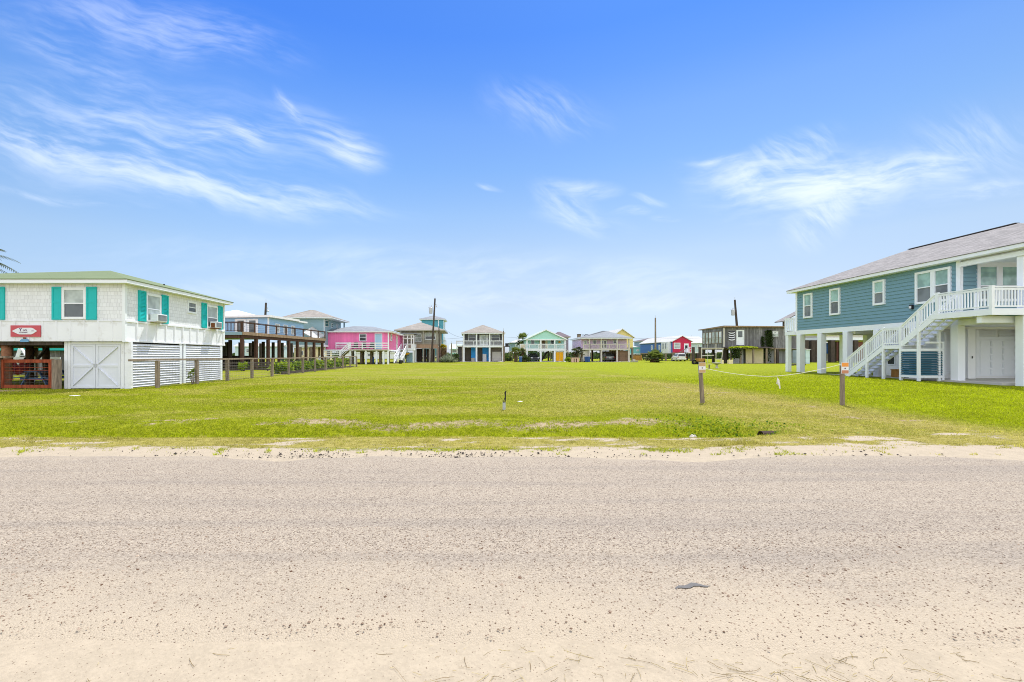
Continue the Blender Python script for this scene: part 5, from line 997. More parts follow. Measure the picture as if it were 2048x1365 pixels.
for u in (879, 884.5, 890): x = X(u, 89); m = MB(); m.box(x - .32, x + .32, 88.8, 89.4, 0, Z(694 + (u - 879) * .2, 89)); m.build('stone_pillar', M['brick' if u < 880 else 'brownwall'], tn.t)
m = MB(); m.box(X(877, 89), X(893, 89), 88.9, 91, Z(693.8, 89), Z(692, 89)); m.build('side_deck', M['tan'], tn.t); railing(tn.t, (X(877, 89), 88.95, Z(692, 89)), (X(892, 89), 88.95, Z(692, 89)), 1.0, 'tan', 'balusters', .2)
window(tn.t, ('R', tn.x1), 90, 91.2, tn.zf + .8, tn.zf + 2.2, .1, 'white', 'glassdk')
slab('concrete_pad', 826, 900, 88, 9)
tw = House('tower_house', 'tall teal and white tower shaped house behind the tan house', 'house', 843, 886.5, 105, 7, 712, 640, 'tealblue'); tw.floor('white')
hip(tw.t, tw.x0, tw.x1, 105, 112, tw.ze, Z(631, 108), ((X(867, 108), 108.3), (X(869, 109), 108.9)), 'roofslate', 'white', .5); m = MB(); m.box(tw.x1 - .015, tw.x1 + .05, 104.9, 112.02, tw.zf, tw.ze - .01); m.build('side_wall', M['paleblue'], tw.t)
window(tw.t, ('R', tw.x1 + .05), 107, 107.7, Z(655, 107), Z(648, 107), .06, 'white', 'glassdk'); window(tw.t, ('R', tw.x1 + .05), 107, 107.7, Z(684, 107), Z(674, 107), .06, 'white', 'glassdk')
m = MB(); m.box(X(876, 104.9), X(878, 104.9), 104.9, 104.98, tw.zf, tw.ze - .01); m.build('corner_board', M['white'], tw.t)
# grey house with bright blue doors
gh = House('grey_house', 'charcoal grey raised house with bright blue panels below its porch', 'house', 926.5, 1006.5, 95, 10, 691.3, 668, 'charcoal', 1.6); gh.floor('white', .38); gh.hip(650, 'rooftan', 'white', .42)
gh.posts((927.5, 953, 979.3, 1005.5), 'white', .3); gh.rail(927, 1006, .1, 1.0, 'white'); gh.win(936, 952.5, 669.5, 682.5, 'glass', 'glassdk'); gh.win(982, 999, 669.5, 682.5, 'glass', 'glassdk'); gh.door(959, 976.5, 670, 691, 'white', 'white', (.15, .9, 'glasslt'))
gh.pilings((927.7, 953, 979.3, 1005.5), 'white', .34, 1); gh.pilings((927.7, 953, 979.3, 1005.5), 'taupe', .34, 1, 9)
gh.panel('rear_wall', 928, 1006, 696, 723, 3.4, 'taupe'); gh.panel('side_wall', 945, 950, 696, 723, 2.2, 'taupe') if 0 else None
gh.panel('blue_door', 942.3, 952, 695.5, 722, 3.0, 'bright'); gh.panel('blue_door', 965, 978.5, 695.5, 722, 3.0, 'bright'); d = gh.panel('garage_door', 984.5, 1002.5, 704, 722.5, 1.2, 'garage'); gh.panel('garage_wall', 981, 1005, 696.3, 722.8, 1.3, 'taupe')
m = MB(); m.box(X(913, 95.3), X(926, 95.3), 95.1, 99, gh.zf - .3, gh.zf - .1); m.build('side_deck', M['palewood'], gh.t); railing(gh.t, (X(913, 95.3), 95.15, gh.zf - .1), (X(926, 95.3), 95.15, gh.zf - .1), 1.05, 'palewood', 'balusters', .2)
m = MB(); m.box(X(916, 97), X(926.3, 97), 96.2, 96.3, .2, gh.zf - .31); m.build('lattice_screen', M['charcoal'], gh.t)
for u in (914, 925): x = X(u, 95.3); m = MB(); m.box(x - .12, x + .12, 95.15, 95.39, 0, gh.zf - .305); m.build('deck_post', M['palewood'], gh.t)
slab('concrete_pad', 920, 1007, 95, 9, 'sandpad')
for i, (u, mt, lb) in enumerate(((946, 'palewood', 'white cabinet before the narrower blue door of the grey house'), (969, 'signwhite', 'white refrigerator before the wider blue door of the grey house'))):
    x = X(u, 97.4); t = thing(['cabinet', 'refrigerator'][i], lb, ['cabinet', 'refrigerator'][i], (x, 97.4, .25)); h = (.8, 1.65)[i]; w_ = (.75, .8)[i]; m = MB(); m.box(x - w_ / 2, x + w_ / 2, 97.2, 97.8, .24, .24 + h); m.build('body', M[mt], t, bevel=.02)
    for k in range(2): q = MB(); q.box(x - w_ / 2 + .02 + k * w_ * .5 * (1 - i), (x - .01 if not i else x + w_ / 2 - .02) + k * w_ * .5 * (1 - i), 97.16, 97.198, .3 + (.0 if not i else k * 1.0), .24 + h - .03 - (0 if not i else (1 - k) * .62)); q.build('door', M[mt], t)
x = X(1014, 96); ab = thing('equipment_bracket', 'dark cooling unit on a timber platform beside the grey house', 'cooling unit', (x, 96, .2)); m = MB(); m.box(x - .35, x + .35, 95.7, 96.3, Z(693, 96), Z(687, 96)); m.build('unit', M['black'], ab, bevel=.02); m = MB(); m.box(X(1007, 96), X(1019.5, 96), 95.6, 96.4, Z(694.3, 96), Z(693.1, 96)); m.build('platform', M['dkwood'], ab)
m = MB(); m.beam((X(1009, 96), 96, Z(694.4, 96)), (X(1009, 96), 96, .1), .14, .14); m.build('post', M['postwood'], ab)
# mint house
mh = House('mint_house', 'mint green gabled house with white balcony and yellow doors below', 'house', 1052, 1131, 95, 12, 698.5, 679.2, 'mint', 1.7); mh.floor('white', .36); gable(mh.t, mh.x0 + .02, mh.x1 - .02, 95, 107, mh.ze + .002, Z(660.8, 95), 'y', 'mintroof', 'mint', .35, .16)
m = MB(); m.box(mh.x0, mh.x1, 94.93, 95.05, mh.ze - .2, mh.ze + .05); m.build('porch_beam', M['white'], mh.t); mh.posts((1054, 1081.6, 1109.5, 1130), 'white', .24); mh.rail(1041, 1131.5, -.05, 1.05, 'white', step=.14)
mh.win(1061.5, 1069, 680.3, 689, 'glassdk'); mh.win(1101, 1108.5, 680.3, 689, 'glassdk'); mh.door(1083, 1091, 680.5, 698.5, 'brownwall', 'cream'); q = mh.panel('cream_shutter', 1079, 1082, 681, 698, 1.62, 'cream', .05); mh.panel('cream_shutter', 1092, 1095, 681, 698, 1.62, 'cream', .05)
mh.panel('wall_ornament', 1117, 1121, 683, 686.5, 1.62, 'yellow', .05)
m = MB(); m.box(X(1040, 95), X(1051.9, 95), 95, 98, mh.zf - .3, mh.zf - .02); m.build('side_deck', M['cream'], mh.t); mh.panel('cream_screen', 1039.5, 1051, 688.3, 697.5, .1, 'cream', .06)
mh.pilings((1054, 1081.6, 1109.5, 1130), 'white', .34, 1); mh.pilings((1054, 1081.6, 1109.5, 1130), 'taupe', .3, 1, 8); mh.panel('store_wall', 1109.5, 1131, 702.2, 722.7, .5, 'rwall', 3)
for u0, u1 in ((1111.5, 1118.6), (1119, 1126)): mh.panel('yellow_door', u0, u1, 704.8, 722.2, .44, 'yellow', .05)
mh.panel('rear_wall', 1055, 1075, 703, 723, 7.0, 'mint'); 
stairs(mh.t, (X(1095, 98), 98, mh.zf - .4), (X(1083, 98), 98, .3), (0, 1, 0), 1.0, 'dkwood', stringers=(0, 1))
m = MB(); m.beam((X(1133, 95.4), 95.4, mh.zf - .1), (X(1139, 95.4), 95.4, mh.zf - .9), .06, .16, (0, 1, 0)); m.build('side_brace', M['white'], mh.t)
slab('concrete_pad', 1058, 1132, 95, 9, 'sandpad', 2.6)
g1 = House('small_grey_house', 'small grey house behind the palms left of the mint house', 'house', 1023, 1056, 116, 8, 702, 687, 'greyblue'); g1.floor('palewood'); hip(g1.t, g1.x0, g1.x1, 116, 124, g1.ze, Z(679, 120), ((X(1036, 120), 120), (X(1044, 120), 120)), 'roofpale', 'greyblue', .4); g1.win(1030, 1038, 689, 695, 'glasslt'); g1.pilings((1025, 1035, 1045), 'postwood')
g2 = House('purple_house', 'purple grey house with dark brown roof behind the mint house', 'house', 1112, 1137, 118, 9, 702, 675.5, 'purplegrey'); g2.floor('palewood'); hip(g2.t, g2.x0, g2.x1, 118, 127, g2.ze, Z(664, 122), ((X(1116, 122), 122), (X(1120, 122.5), 122.5)), 'roofbrown', 'palewood', .5); g2.win(1127, 1132, 680, 688, 'glassdk'); g2.pilings((1113, 1125, 1136), 'postwood')
# lavender house, yellow house behind
lh = House('lavender_house', 'lavender house with wide grey roof and timber deck over parked car', 'house', 1166, 1259, 92, 10, 697.8, 677.8, 'lavender', 1.6); lh.floor('palewood', .28)
hip(lh.t, lh.x0, lh.x1, 92, 102, lh.ze, Z(662, 96), ((X(1206, 96), 96.2), (X(1217, 96), 97)), 'roofslate', 'white', .45); lh.posts((1179, 1203, 1234.5, 1258), 'palewood', .22); lh.rail(1167, 1180, .05, .95, 'palewood', pw=.13); lh.rail(1180, 1259, .05, .95, 'palewood', pw=.13)
lh.win(1185.5, 1192.5, 680.5, 689, 'glass', 'glassdk'); lh.win(1226, 1233, 680, 688, 'glassdk'); lh.door(1200, 1206.8, 681, 697.8, 'white', 'white', (.12, .92, 'glassdk')); lh.door(1207, 1213.8, 681, 697.8, 'white', 'white', (.12, .92, 'glassdk')); lh.win(1167, 1174, 682, 690, 'glasslt')
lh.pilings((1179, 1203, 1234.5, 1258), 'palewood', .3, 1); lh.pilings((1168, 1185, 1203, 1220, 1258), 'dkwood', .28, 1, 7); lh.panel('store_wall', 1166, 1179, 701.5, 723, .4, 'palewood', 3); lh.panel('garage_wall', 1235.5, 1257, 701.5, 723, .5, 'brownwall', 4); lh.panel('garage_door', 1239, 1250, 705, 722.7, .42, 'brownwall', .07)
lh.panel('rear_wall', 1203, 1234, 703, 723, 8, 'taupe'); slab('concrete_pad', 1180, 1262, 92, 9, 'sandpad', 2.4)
yh = House('yellow_house', 'tall pale yellow gabled house behind the lavender house', 'house', 1222, 1266, 108, 10, 695.5, 674.2, 'yellowwall'); yh.floor('postwood'); gable(yh.t, yh.x0 + .01, yh.x1 - .01, 108, 118, yh.ze + .002, Z(658.5, 108), 'y', 'roofpale', 'yellowwall', .4, .16); yh.pilings((1225, 1245, 1258, 1265), 'postwood', .4)
# deer stand style lookout
lk = thing('lookout_tower', 'dark lookout box on thin legs between the mint and lavender houses', 'tower', (X(1159, 112), 112, .2)); m = MB(); m.box(X(1156, 112), X(1162, 112), 112, 113, Z(680, 112), Z(669.5, 112)); m.build('box', M['postwood'], lk); m = MB(); m.box(X(1155.6, 112), X(1162.4, 112), 111.9, 113.1, Z(669.4, 112), Z(668.6, 112)); m.build('roof', M['dkwood'], lk)
for u in (1156.8, 1161.2): m = MB(); m.beam((X(u, 112.3), 112.3, Z(680, 112)), (X(u, 112.3), 112.3, 0), .16, .16); m.build('leg', M['postwood'], lk)
rk = thing('roof_rack', 'long dark rack on posts rising behind the lavender roof', 'rack', (X(1176, 112), 112, .2)); m = MB(); m.box(X(1170.5, 112), X(1185.5, 112), 112, 112.3, Z(671, 112), Z(669.3, 112)); m.build('top_bar', M['black'], rk)
m = MB(); m.beam((X(1163.5, 112), 112, Z(670.5, 112)), (X(1169, 112), 112, Z(670.5, 112)), .12, .16); m.beam((X(1169, 112), 112, Z(670.6, 112)), (X(1169, 112), 112, Z(676.5, 112)), .16, .16); m.beam((X(1164.5, 112), 112, Z(676.6, 112)), (X(1169, 112), 112, Z(676.6, 112)), .12, .16); m.build('bracket', M['black'], rk)
for u in (1172, 1183): m = MB(); m.beam((X(u, 112.1), 112.1, Z(670.9, 112)), (X(u, 112.1), 112.1, 0), .15, .15); m.build('post', M['postwood'], rk)
# blue and red house
rhz = House('red_blue_house', 'crimson gabled house with royal blue side wall and timber stairs', 'house', 1345, 1382.5, 110, 21, 705.5, 682.8, 'red'); rhz.floor('postwood'); gable(rhz.t, rhz.x0 + .01, rhz.x1 - .01, 110, 131, rhz.ze + .002, Z(672.3, 110), 'y', 'roofpale', 'red', .35, .14)
m = MB(); m.box(rhz.x0 - .06, rhz.x0 + .01, 110.0, 131, rhz.zf, rhz.ze - .02); m.build('side_wall', M['royal'], rhz.t); m = MB(); m.box(rhz.x0 - .9, rhz.x0 - .065, 110.6, 114.4, rhz.zf - .2, rhz.ze - .1); m.build('side_porch', M['signwhite'], rhz.t)
for a in (111.2, 112.8): window(rhz.t, ('L', rhz.x0 - .9), a, a + .8, rhz.zf + .9, rhz.ze - .4, .06, 'white', 'glass')
rhz.win(1347.5, 1360.5, 686, 698.5, 'glasslt', c=.16); rhz.door(1368, 1377, 687.5, 705.4, 'white', 'white', (.45, .8, 'glassdk'))
m = MB(); m.box(X(1371, 109), X(1387, 109), 107.6, 109.9, Z(707, 109), Z(705.5, 109)); m.build('deck', M['signwhite'], rhz.t); railing(rhz.t, (X(1378, 108), 107.7, Z(705.5, 109)), (X(1387, 108), 107.7, Z(705.5, 109)), 1.3, 'signwhite', 'boards')
stairs(rhz.t, (X(1371, 108.5), 107.8, Z(705.5, 109)), (X(1343, 108.5), 107.8, .2), (0, 1, 0), 1.1, 'shedwood', n=12); railing(rhz.t, (X(1371, 108), 107.75, Z(705.5, 109)), (X(1343, 108), 107.75, .2), 1.0, 'shedwood', 'balusters', .2)
rhz.pilings((1332, 1346, 1360, 1382), 'postwood', .35, 3)
for y in (117, 119.5, 122): window(rhz.t, ('L', rhz.x0 - .06), y, y + 1.0, rhz.zf + .8, rhz.zf + 2.0, .1, 'white', 'glasslt')
aq = House('aqua_house', 'small aqua house far between the yellow and the royal blue houses', 'house', 1266, 1284, 140, 7, 707.5, 696, 'aqua'); aq.floor('white'); hip(aq.t, aq.x0, aq.x1, 140, 147, aq.ze, Z(692, 143), ((X(1273, 143), 143.4), (X(1276, 143), 143.6)), 'roofpale', 'aqua', .3); aq.win(1273, 1278, 699, 703, 'glasslt'); aq.pilings((1267, 1275, 1283), 'dkwood')
br = House('brown_roof_house', 'grey house with low brown hipped roof behind the royal blue wall', 'house', 1287, 1312, 138, 8, 705, 683, 'greyblue'); br.floor('white'); hip(br.t, br.x0, br.x1, 138, 146, br.ze, Z(677, 142), ((X(1296, 142), 142), (X(1304, 142), 142)), 'roofbrown', 'palewood', .5); br.pilings((1288, 1300, 1311), 'dkwood'); br.win(1290, 1294, 687, 693, 'glass')
wg = House('pale_green_house', 'pale grey green house with pinkish grey roof beside the barn board house', 'house', 1382, 1412, 122, 9, 704.5, 686, 'paleblue'); wg.floor('white'); gable(wg.t, wg.x0, wg.x1, 122, 131, wg.ze + .002, Z(674.5, 126.5), 'x', 'roofpale', 'paleblue', .4); wg.win(1394, 1399, 690, 698, 'glasslt'); wg.pilings((1384, 1395, 1405), 'dkwood', .4)
fm = House('mint_cabin', 'low pale mint cabin far behind the agave plants', 'cabin', 901, 921, 125, 8, 716, 698, 'mint'); gable(fm.t, fm.x0, fm.x1, 125, 133, fm.ze + .002, Z(690, 129), 'x', 'mintroof', 'mint', .4); fm.win(904, 914, 700.5, 706, 'glass')
of = thing('timber_fence', 'orange brown board fence below the aqua house', 'fence', (X(1276, 118), 118, .2)); m = MB(); m.box(X(1267, 118), X(1284, 118), 118, 118.06, .3, Z(711.5, 118)); m.build('boards', M['orangewood'], of)
for u in (1268, 1276, 1283.5): m = MB(); x = X(u, 118); m.box(x - .07, x + .07, 118.07, 118.2, .1, Z(711, 118)); m.build('post', M['orangewood'], of)
# weathered barn-board house
bb = House('barn_board_house', 'weathered grey barn board house with a vine covered lean-to', 'house', 1447, 1611, 75, 7, 696.5, 655.5, 'shedwood'); bb.floor('postwood', .2); z = bb.ze
m = MB(); m.add([(bb.x0 - .15, 74.6, z + .3), (bb.x1 + .3, 74.6, z + .15), (bb.x1 + .3, 83.2, z + .02), (bb.x0 - .15, 83.2, z + .1), (bb.x0 - .15, 74.6, z + .02), (bb.x1 + .3, 74.6, z + .005), (bb.x1 + .3, 83.2, z - .03), (bb.x0 - .15, 83.2, z - .03)], [(0, 1, 2, 3), (7, 6, 5, 4), (0, 4, 5, 1), (1, 5, 6, 2), (2, 6, 7, 3), (3, 7, 4, 0)]); m.build('roof', M['tanwood'], bb.t)
m = MB(); m.box(bb.x0 - .04, bb.x0 + .16, 74.9, 75.05, bb.zf, z - .05); m.build('corner_board', M['palewood'], bb.t)
bl = ('L', bb.x0 + .02)
for i in range(6): y0 = 75.5 + i * 1.08; window(bb.t, bl, y0, y0 + .95, Z(688, 78), Z(664, 78), .07, 'postwood', 'glasslt' if i % 3 else 'doorwhite', 'glasslt', proud=.05)
door(bb.t, bb.fr, X(1472.5, 75), X(1488, 75), Z(690.5, 75), Z(660.5, 75), 'white', 'white', (.52, .92, 'glass')); bb.win(1543.5, 1557, 662, 674.5, 'doorwhite', 'glasslt', 'shedpale')
m = MB(); m.box(bb.x0 + 3.2, bb.x1, 76.2, 76.3, .1, bb.zb - .005); m.build('lower_wall', M['shedpale'], bb.t)
bb.pilings((1449, 1470, 1500, 1530, 1556, 1580, 1608), 'dkwood', .36, 2)
dr = thing('hanging_drape', 'black and white striped swagged drape on the barn board house wall', 'drape', (X(1463.5, 74.9), 74.9, 5)); 
for k in range(8):
    v0 = 662 + k * 2.25; m = MB(); P = []
    for i in range(9):
        t = i / 8 * 2 - 1; u = 1463.5 + 6.2 * t; sag = 1.4 * (1 - t * t); P += [(X(u, 74.93), 74.93, Z(v0 + sag, 74.93)), (X(u, 74.86), 74.86, Z(v0 + sag + 2.2, 74.86))]
    m.add(P, [(2 * i, 2 * i + 1, 2 * i + 3, 2 * i + 2) for i in range(8)]); m.build('stripe', M['black' if k % 2 == 0 else 'signwhite'], dr)
lt_ = thing('lean_to', 'low timber lean-to with beige inner wall against the barn board house', 'shelter', (X(1505, 73.5), 73.5, .2)); m = MB(); m.add([(X(1460, 72.6), 72.6, Z(697, 72.6)), (X(1551, 72.6), 72.6, Z(695.5, 72.6)), (X(1551, 72.6), 74.9, Z(693, 72.6)), (X(1460, 72.6), 74.9, Z(694, 72.6)), (X(1460, 72.6), 72.6, Z(698, 72.6)), (X(1551, 72.6), 72.6, Z(696.5, 72.6)), (X(1551, 72.6), 74.9, Z(694, 72.6)), (X(1460, 72.6), 74.9, Z(695, 72.6))], [(0, 1, 2, 3), (7, 6, 5, 4), (0, 4, 5, 1), (1, 5, 6, 2), (2, 6, 7, 3), (3, 7, 4, 0)]); m.build('roof', M['dkwood'], lt_)
for u in (1462, 1481, 1506.5, 1533, 1550): x = X(u, 72.8); m = MB(); m.box(x - .11, x + .11, 72.7, 72.9, 0, Z(697, 72.8)); m.build('post', M['postwood'], lt_)
m = MB(); m.box(X(1491, 74.6), X(1526, 74.6), 74.5, 74.6, .1, Z(697.5, 74.6)); m.build('rear_panel', M['cream'], lt_); m = MB(); m.box(X(1466, 74.4), X(1486, 74.4), 74.3, 74.4, .1, Z(700, 74.4)); m.build('board_panel', M['shedpale'], lt_)
vn_ = thing('climbing_vine', 'yellow green vine sprawling over the lean-to roof', 'vine', (X(1485, 73.5), 73.5, 2.6)); g = np.random.default_rng(31); mb = MB()
for _ in range(1500):
    u = 1459 + 55 * g.random() ** 1.2; y = g.uniform(72.5, 74.6); d = Vector((g.normal(), g.normal() - .3, g.normal() + .6)).normalized(); mb.leaf((X(u, y), y, Z(696.6 - 1.8 * math.sin((u - 1459) / 55 * 3) * g.random(), 73) + .05), d, d.cross(Vector((g.normal(), g.normal(), 1))).normalized(), .26, .2, float(np.clip(g.normal(.55, .25), 0, 1)), .2)
mb.build('foliage', M['vineyel'], vn_); mb = MB()
for _ in range(800): u = g.normal(1471, 5); v = g.uniform(697, 716) if g.random() < .75 else g.uniform(697, 702); d = Vector((g.normal(), g.normal() - .8, g.normal() - .4)).normalized(); mb.leaf((X(u, 72.5), 72.5 + g.normal(0, .12), Z(v, 72.5)), d, d.cross(Vector((g.normal(), g.normal(), 1))).normalized(), .22, .17, float(g.random()), .2)
mb.build('hanging_foliage', M['leafdk'], vn_)
wv = MB()
for _ in range(1500):
    a = g.random(); u, v = (g.normal(1538, 3.2), g.uniform(661, 696)) if a < .6 else ((g.normal(1525, 1.4), g.uniform(674, 694)) if a < .75 else (g.normal(1532, 4), g.uniform(694, 722)))
    d = Vector((g.normal(), g.normal() - 1.0, g.normal())).normalized(); wv.leaf((X(u, 74.9), 74.88, Z(v, 74.9)), d, d.cross(Vector((g.normal(), g.normal(), 1))).normalized(), .22, .17, float(g.random()), .15)
tag(wv.build('wall_creeper', M['leafdk']), 'dark creeper climbing the barn board wall beside the white window', 'creeper')
# house on dark pilings behind the slate blue house
kh = House('dark_stilt_house', 'house on dark pilings seen under the slate blue house', 'house', 1640, 1800, 86, 9, 675.5, 636, 'palewood'); kh.floor('white', .5)
gable(kh.t, kh.x0, kh.x1, 86, 95, kh.ze + .002, kh.ze + 2.4, 'y', 'rooftan', 'palewood', .4, .16, trim='palewood')
m = MB(); m.add([(58.3, 85.6, 7.85), (62.6, 85.6, 10.1), (62.6, 88, 10.1), (58.3, 88, 7.85), (58.3, 85.6, 8.02), (62.6, 85.6, 10.27), (62.6, 88, 10.27), (58.3, 88, 8.02)], [(3, 2, 1, 0), (4, 5, 6, 7), (0, 1, 5, 4), (1, 2, 6, 5), (2, 3, 7, 6), (3, 0, 4, 7)]); m.build('porch_roof', M['roofgrey'], kh.t)
m = MB(); m.box(59.0, 59.26, 86.5, 86.76, 0, 8.2); m.build('eave_post', M['dkwood'], kh.t)
kh.pilings((1612, 1625.5, 1634, 1664.5, 1689, 1711, 1740, 1780), 'dkwood', .75, 2); kh.pilings((1645, 1675, 1725), 'dkwood', .6, 1, 5)
rb_ = thing('royal_blue_cabin', 'royal blue cabin far off between the dark pilings', 'cabin', (X(1650, 105), 105, .2)); m = MB(); m.box(X(1606, 105), X(1672, 105), 105, 113, 2.0, Z(686, 105)); m.build('wall', M['royal'], rb_); m = MB(); m.prism([(104.5, Z(686, 105)), (113.5, Z(686, 105)), (109, Z(676, 109))], 'x', X(1604, 105), X(1674, 105)); m.build('roof', M['roofpale'], rb_)
for u in (1608, 1622, 1640, 1656, 1670): m = MB(); x = X(u, 105.3); m.box(x - .2, x + .2, 105.1, 105.5, 0, 1.998); m.build('piling', M['palewood'], rb_)
for u in (1644, 1662): window(rb_, ('F', 105), X(u, 105), X(u + 4, 105), Z(696, 105), Z(688, 105), .12, 'white', 'glass')
bk_ = thing('brick_house', 'reddish brick house far off behind the white columns', 'house', (X(1713, 100), 100, .2)); m = MB(); m.box(X(1694, 100), X(1760, 100), 100, 108, .1, Z(682, 100)); m.build('wall', plain('red_brick', lin(150, 96, 84, .6), .8, .35, 7), bk_); m = MB(); m.prism([(99.5, Z(682, 100)), (108.5, Z(682, 100)), (104, Z(672, 104))], 'x', X(1692, 100), X(1762, 100)); m.build('roof', M['rooftan'], bk_)
for u in (1698, 1712): window(bk_, ('F', 100), X(u, 100), X(u + 5, 100), Z(708, 100), Z(694, 100), .12, 'white', 'glassdk')
sd_ = thing('white_shed', 'pale shed with low roof beside the barn board house', 'shed', (X(1616, 72), 72, .2)); m = MB(); m.box(X(1611.8, 72), X(1619.5, 72), 72, 75, .1, Z(700, 72)); m.build('wall', M['paleblue'], sd_); m = MB(); m.add([(X(1611, 72), 71.8, Z(700, 72)), (X(1620.5, 72), 71.8, Z(700, 72)), (X(1620.5, 72), 75.2, Z(697, 72)), (X(1611, 72), 75.2, Z(697, 72)), (X(1611, 72), 71.8, Z(699, 72)), (X(1620.5, 72), 71.8, Z(699, 72)), (X(1620.5, 72), 75.2, Z(696, 72)), (X(1611, 72), 75.2, Z(696, 72))], [(3, 2, 1, 0), (4, 5, 6, 7), (0, 1, 5, 4), (1, 2, 6, 5), (2, 3, 7, 6), (3, 0, 4, 7)]); m.build('roof', M['roofpale'], sd_)

# pale buildings seen between the posts of the brown deck, and the far scrub that closes the plain
tr1 = House('pale_trailer_house', 'long pale trailer house seen between the brown deck posts', 'house', 470, 566, 88, 4, 717, 693, 'paleblue'); gable(tr1.t, tr1.x0, tr1.x1, 88, 92, tr1.ze + .002, Z(688, 90), 'x', 'roofpale', 'paleblue', .25); tr1.win(492, 500, 698, 706, 'glass'); tr1.win(520, 528, 698, 706, 'glass'); tr1.door(506, 512, 697, 717, 'mint')
tr2 = House('cream_store', 'cream store building seen under the far end of the brown deck', 'house', 588, 646, 92, 6, 722, 696, 'cream'); gable(tr2.t, tr2.x0, tr2.x1, 92, 98, tr2.ze + .002, Z(690, 95), 'x', 'roofpale', 'cream', .3); tr2.win(600, 607, 702, 711, 'glassdk'); tr2.door(622, 629, 702, 722, 'palewood')
tr3 = House('white_bungalow', 'low white bungalow seen far off beneath the pink house', 'house', 690, 790, 150, 8, 718, 705, 'signwhite'); gable(tr3.t, tr3.x0, tr3.x1, 150, 158, tr3.ze + .002, Z(699, 154), 'x', 'rooftan', 'signwhite', .4); tr3.win(705, 711, 708, 713, 'glass'); tr3.win(735, 741, 708, 713, 'glass'); tr3.door(760, 764, 708, 718, 'doorblue')
fs = MB(); g = np.random.default_rng(123)
for _ in range(9000):
    x = g.uniform(-170, 210); y = 168 + g.uniform(0, 30); hh = 2.2 * float(.35 + .9 * fbm(x * .05, 3.3)) ; p = (x, y, gz(x, y) + hh * g.random() ** .7); d = Vector((g.normal(), g.normal(), g.normal() + .7)).normalized(); fs.leaf(p, d, d.cross(Vector((g.normal(), g.normal(), .4))).normalized(), 1.5, .95, float(np.clip(g.normal(.45, .25), 0, 1)), .1)
tag(fs.build('scrub', M['leafdk']), 'low dark coastal scrub along the horizon behind the houses', 'scrub', kind='stuff')
# ------------------------------------------------------------------ poles, wires, cars, yard things, plants
def pole(u0, v0, u1, v1, Y, r, label, trans=None, lamp=None, name='utility_pole', mat='dkwood', group='utility poles', vis=None):
    b = Vector((X(u0, Y), Y, Z(v0, Y))); t = Vector((X(u1, Y), Y, Z(v1, Y))); o = thing(name, label, 'pole', tuple(b), 0, group); m = MB(); m.tube([b - Vector((0, 0, .5)), t], [r, r * .72], 10); m.build('shaft', M[mat], o)
    if trans:
        x, z = X(trans[0], Y), Z(trans[1], Y); m = MB(); m.lathe((x, Y - .1, z), [(.05, -.62), (.33, -.58), (.35, 0), (.35, .5), (.26, .6), (.06, .62)], 14); q = m.build('transformer', M['metal'], o, smooth=False); m = MB()
        for dx in (-.14, .14): m.tube([(x + dx, Y - .1, z + .6), (x + dx, Y - .1, z + .95)], .04, 6)
        m.box(x - .5, x + .4, Y - .16, Y - .04, z + .5, z + .56); m.build('insulator', M['metal'], q)
    if lamp:
        x, z = X(lamp[0], Y), Z(lamp[1], Y); c = b.lerp(t, (z - b.z) / (t.z - b.z)); m = MB(); m.tube([c, c + Vector((.35, 0, .25)), Vector((x, Y, z + .1)), Vector((x + .08, Y, z - .12))], .035, 6); m.lathe((x + .06, Y, z - .35), [(.05, .25), (.2, .08), (.16, 0)], 10); m.build('lamp_arm', M['metal'], o)
    m = MB(); m.tube([t, t + Vector((0, 0, .55))], .03, 5); m.build('finial', M['metal'], o); return t
t1 = pole(862.5, 724.5, 870, 597.5, 86, .21, 'tallest leaning dark utility pole with transformer by the tan house', (861.5, 621.5), (873, 611))
t2 = pole(879.5, 723, 877.8, 652, 87, .13, 'short dark pole just right of the leaning transformer pole')
t3 = pole(529, 660, 532, 606, 70, .2, 'dark utility pole rising behind the sky blue house', None, (535, 619))
t4 = pole(1311, 716, 1310.8, 636, 104, .22, 'plain grey utility pole behind the drooping palm', mat='postwood')
t5 = pole(1475, 662, 1469.6, 600, 92, .24, 'leaning pole with transformer behind the barn board house', (1465.5, 625.5))
t6 = pole(1007.2, 724, 1007, 662, 94, .14, 'thin grey pole at the right edge of the grey house', mat='postwood'); t7 = pole(903, 712, 903, 687, 120, .18, 'distant stub of a pole above the mint cabin', mat='postwood')
t8 = pole(1383, 690, 1383, 674, 128, .12, 'thin distant pole right of the crimson gable', mat='postwood')
m = MB(); m.beam(t8 + Vector((-.1, 0, -.1)), t8 + Vector((2.2, 0, -.05)), .08, .08); tag(m.build('aerial', M['dkwood']), 'thin horizontal aerial bar beside the pale green house', 'aerial')
def wirep(a, b, sag, label):
    m = MB(); a = Vector(a); b = Vector(b); m.tube([a.lerp(b, i / 24) - Vector((0, 0, sag * 4 * (i / 24) * (1 - i / 24))) for i in range(25)], .018, 5); tag(m.build('power_line', M['black']), label, 'power line')
wirep((X(600, 104), 104, 6.6), (X(926, 104), 104, 5.6), 1.0, 'sagging power line between tower house and grey house'); wirep((X(1008, 104), 104, 5.8), (X(1311, 104), 104, 5.6), .5, 'power line behind the mint house up to the plain grey pole'); wirep((X(1311, 104), 104, 5.7), (X(1450, 104), 104, 6.0), .4, 'power line behind the crimson house')
wirep((t1.x, 86, t1.z - 3.9), (X(926, 97), 97, 5.4), .8, 'slack cable from the leaning pole to the grey house')

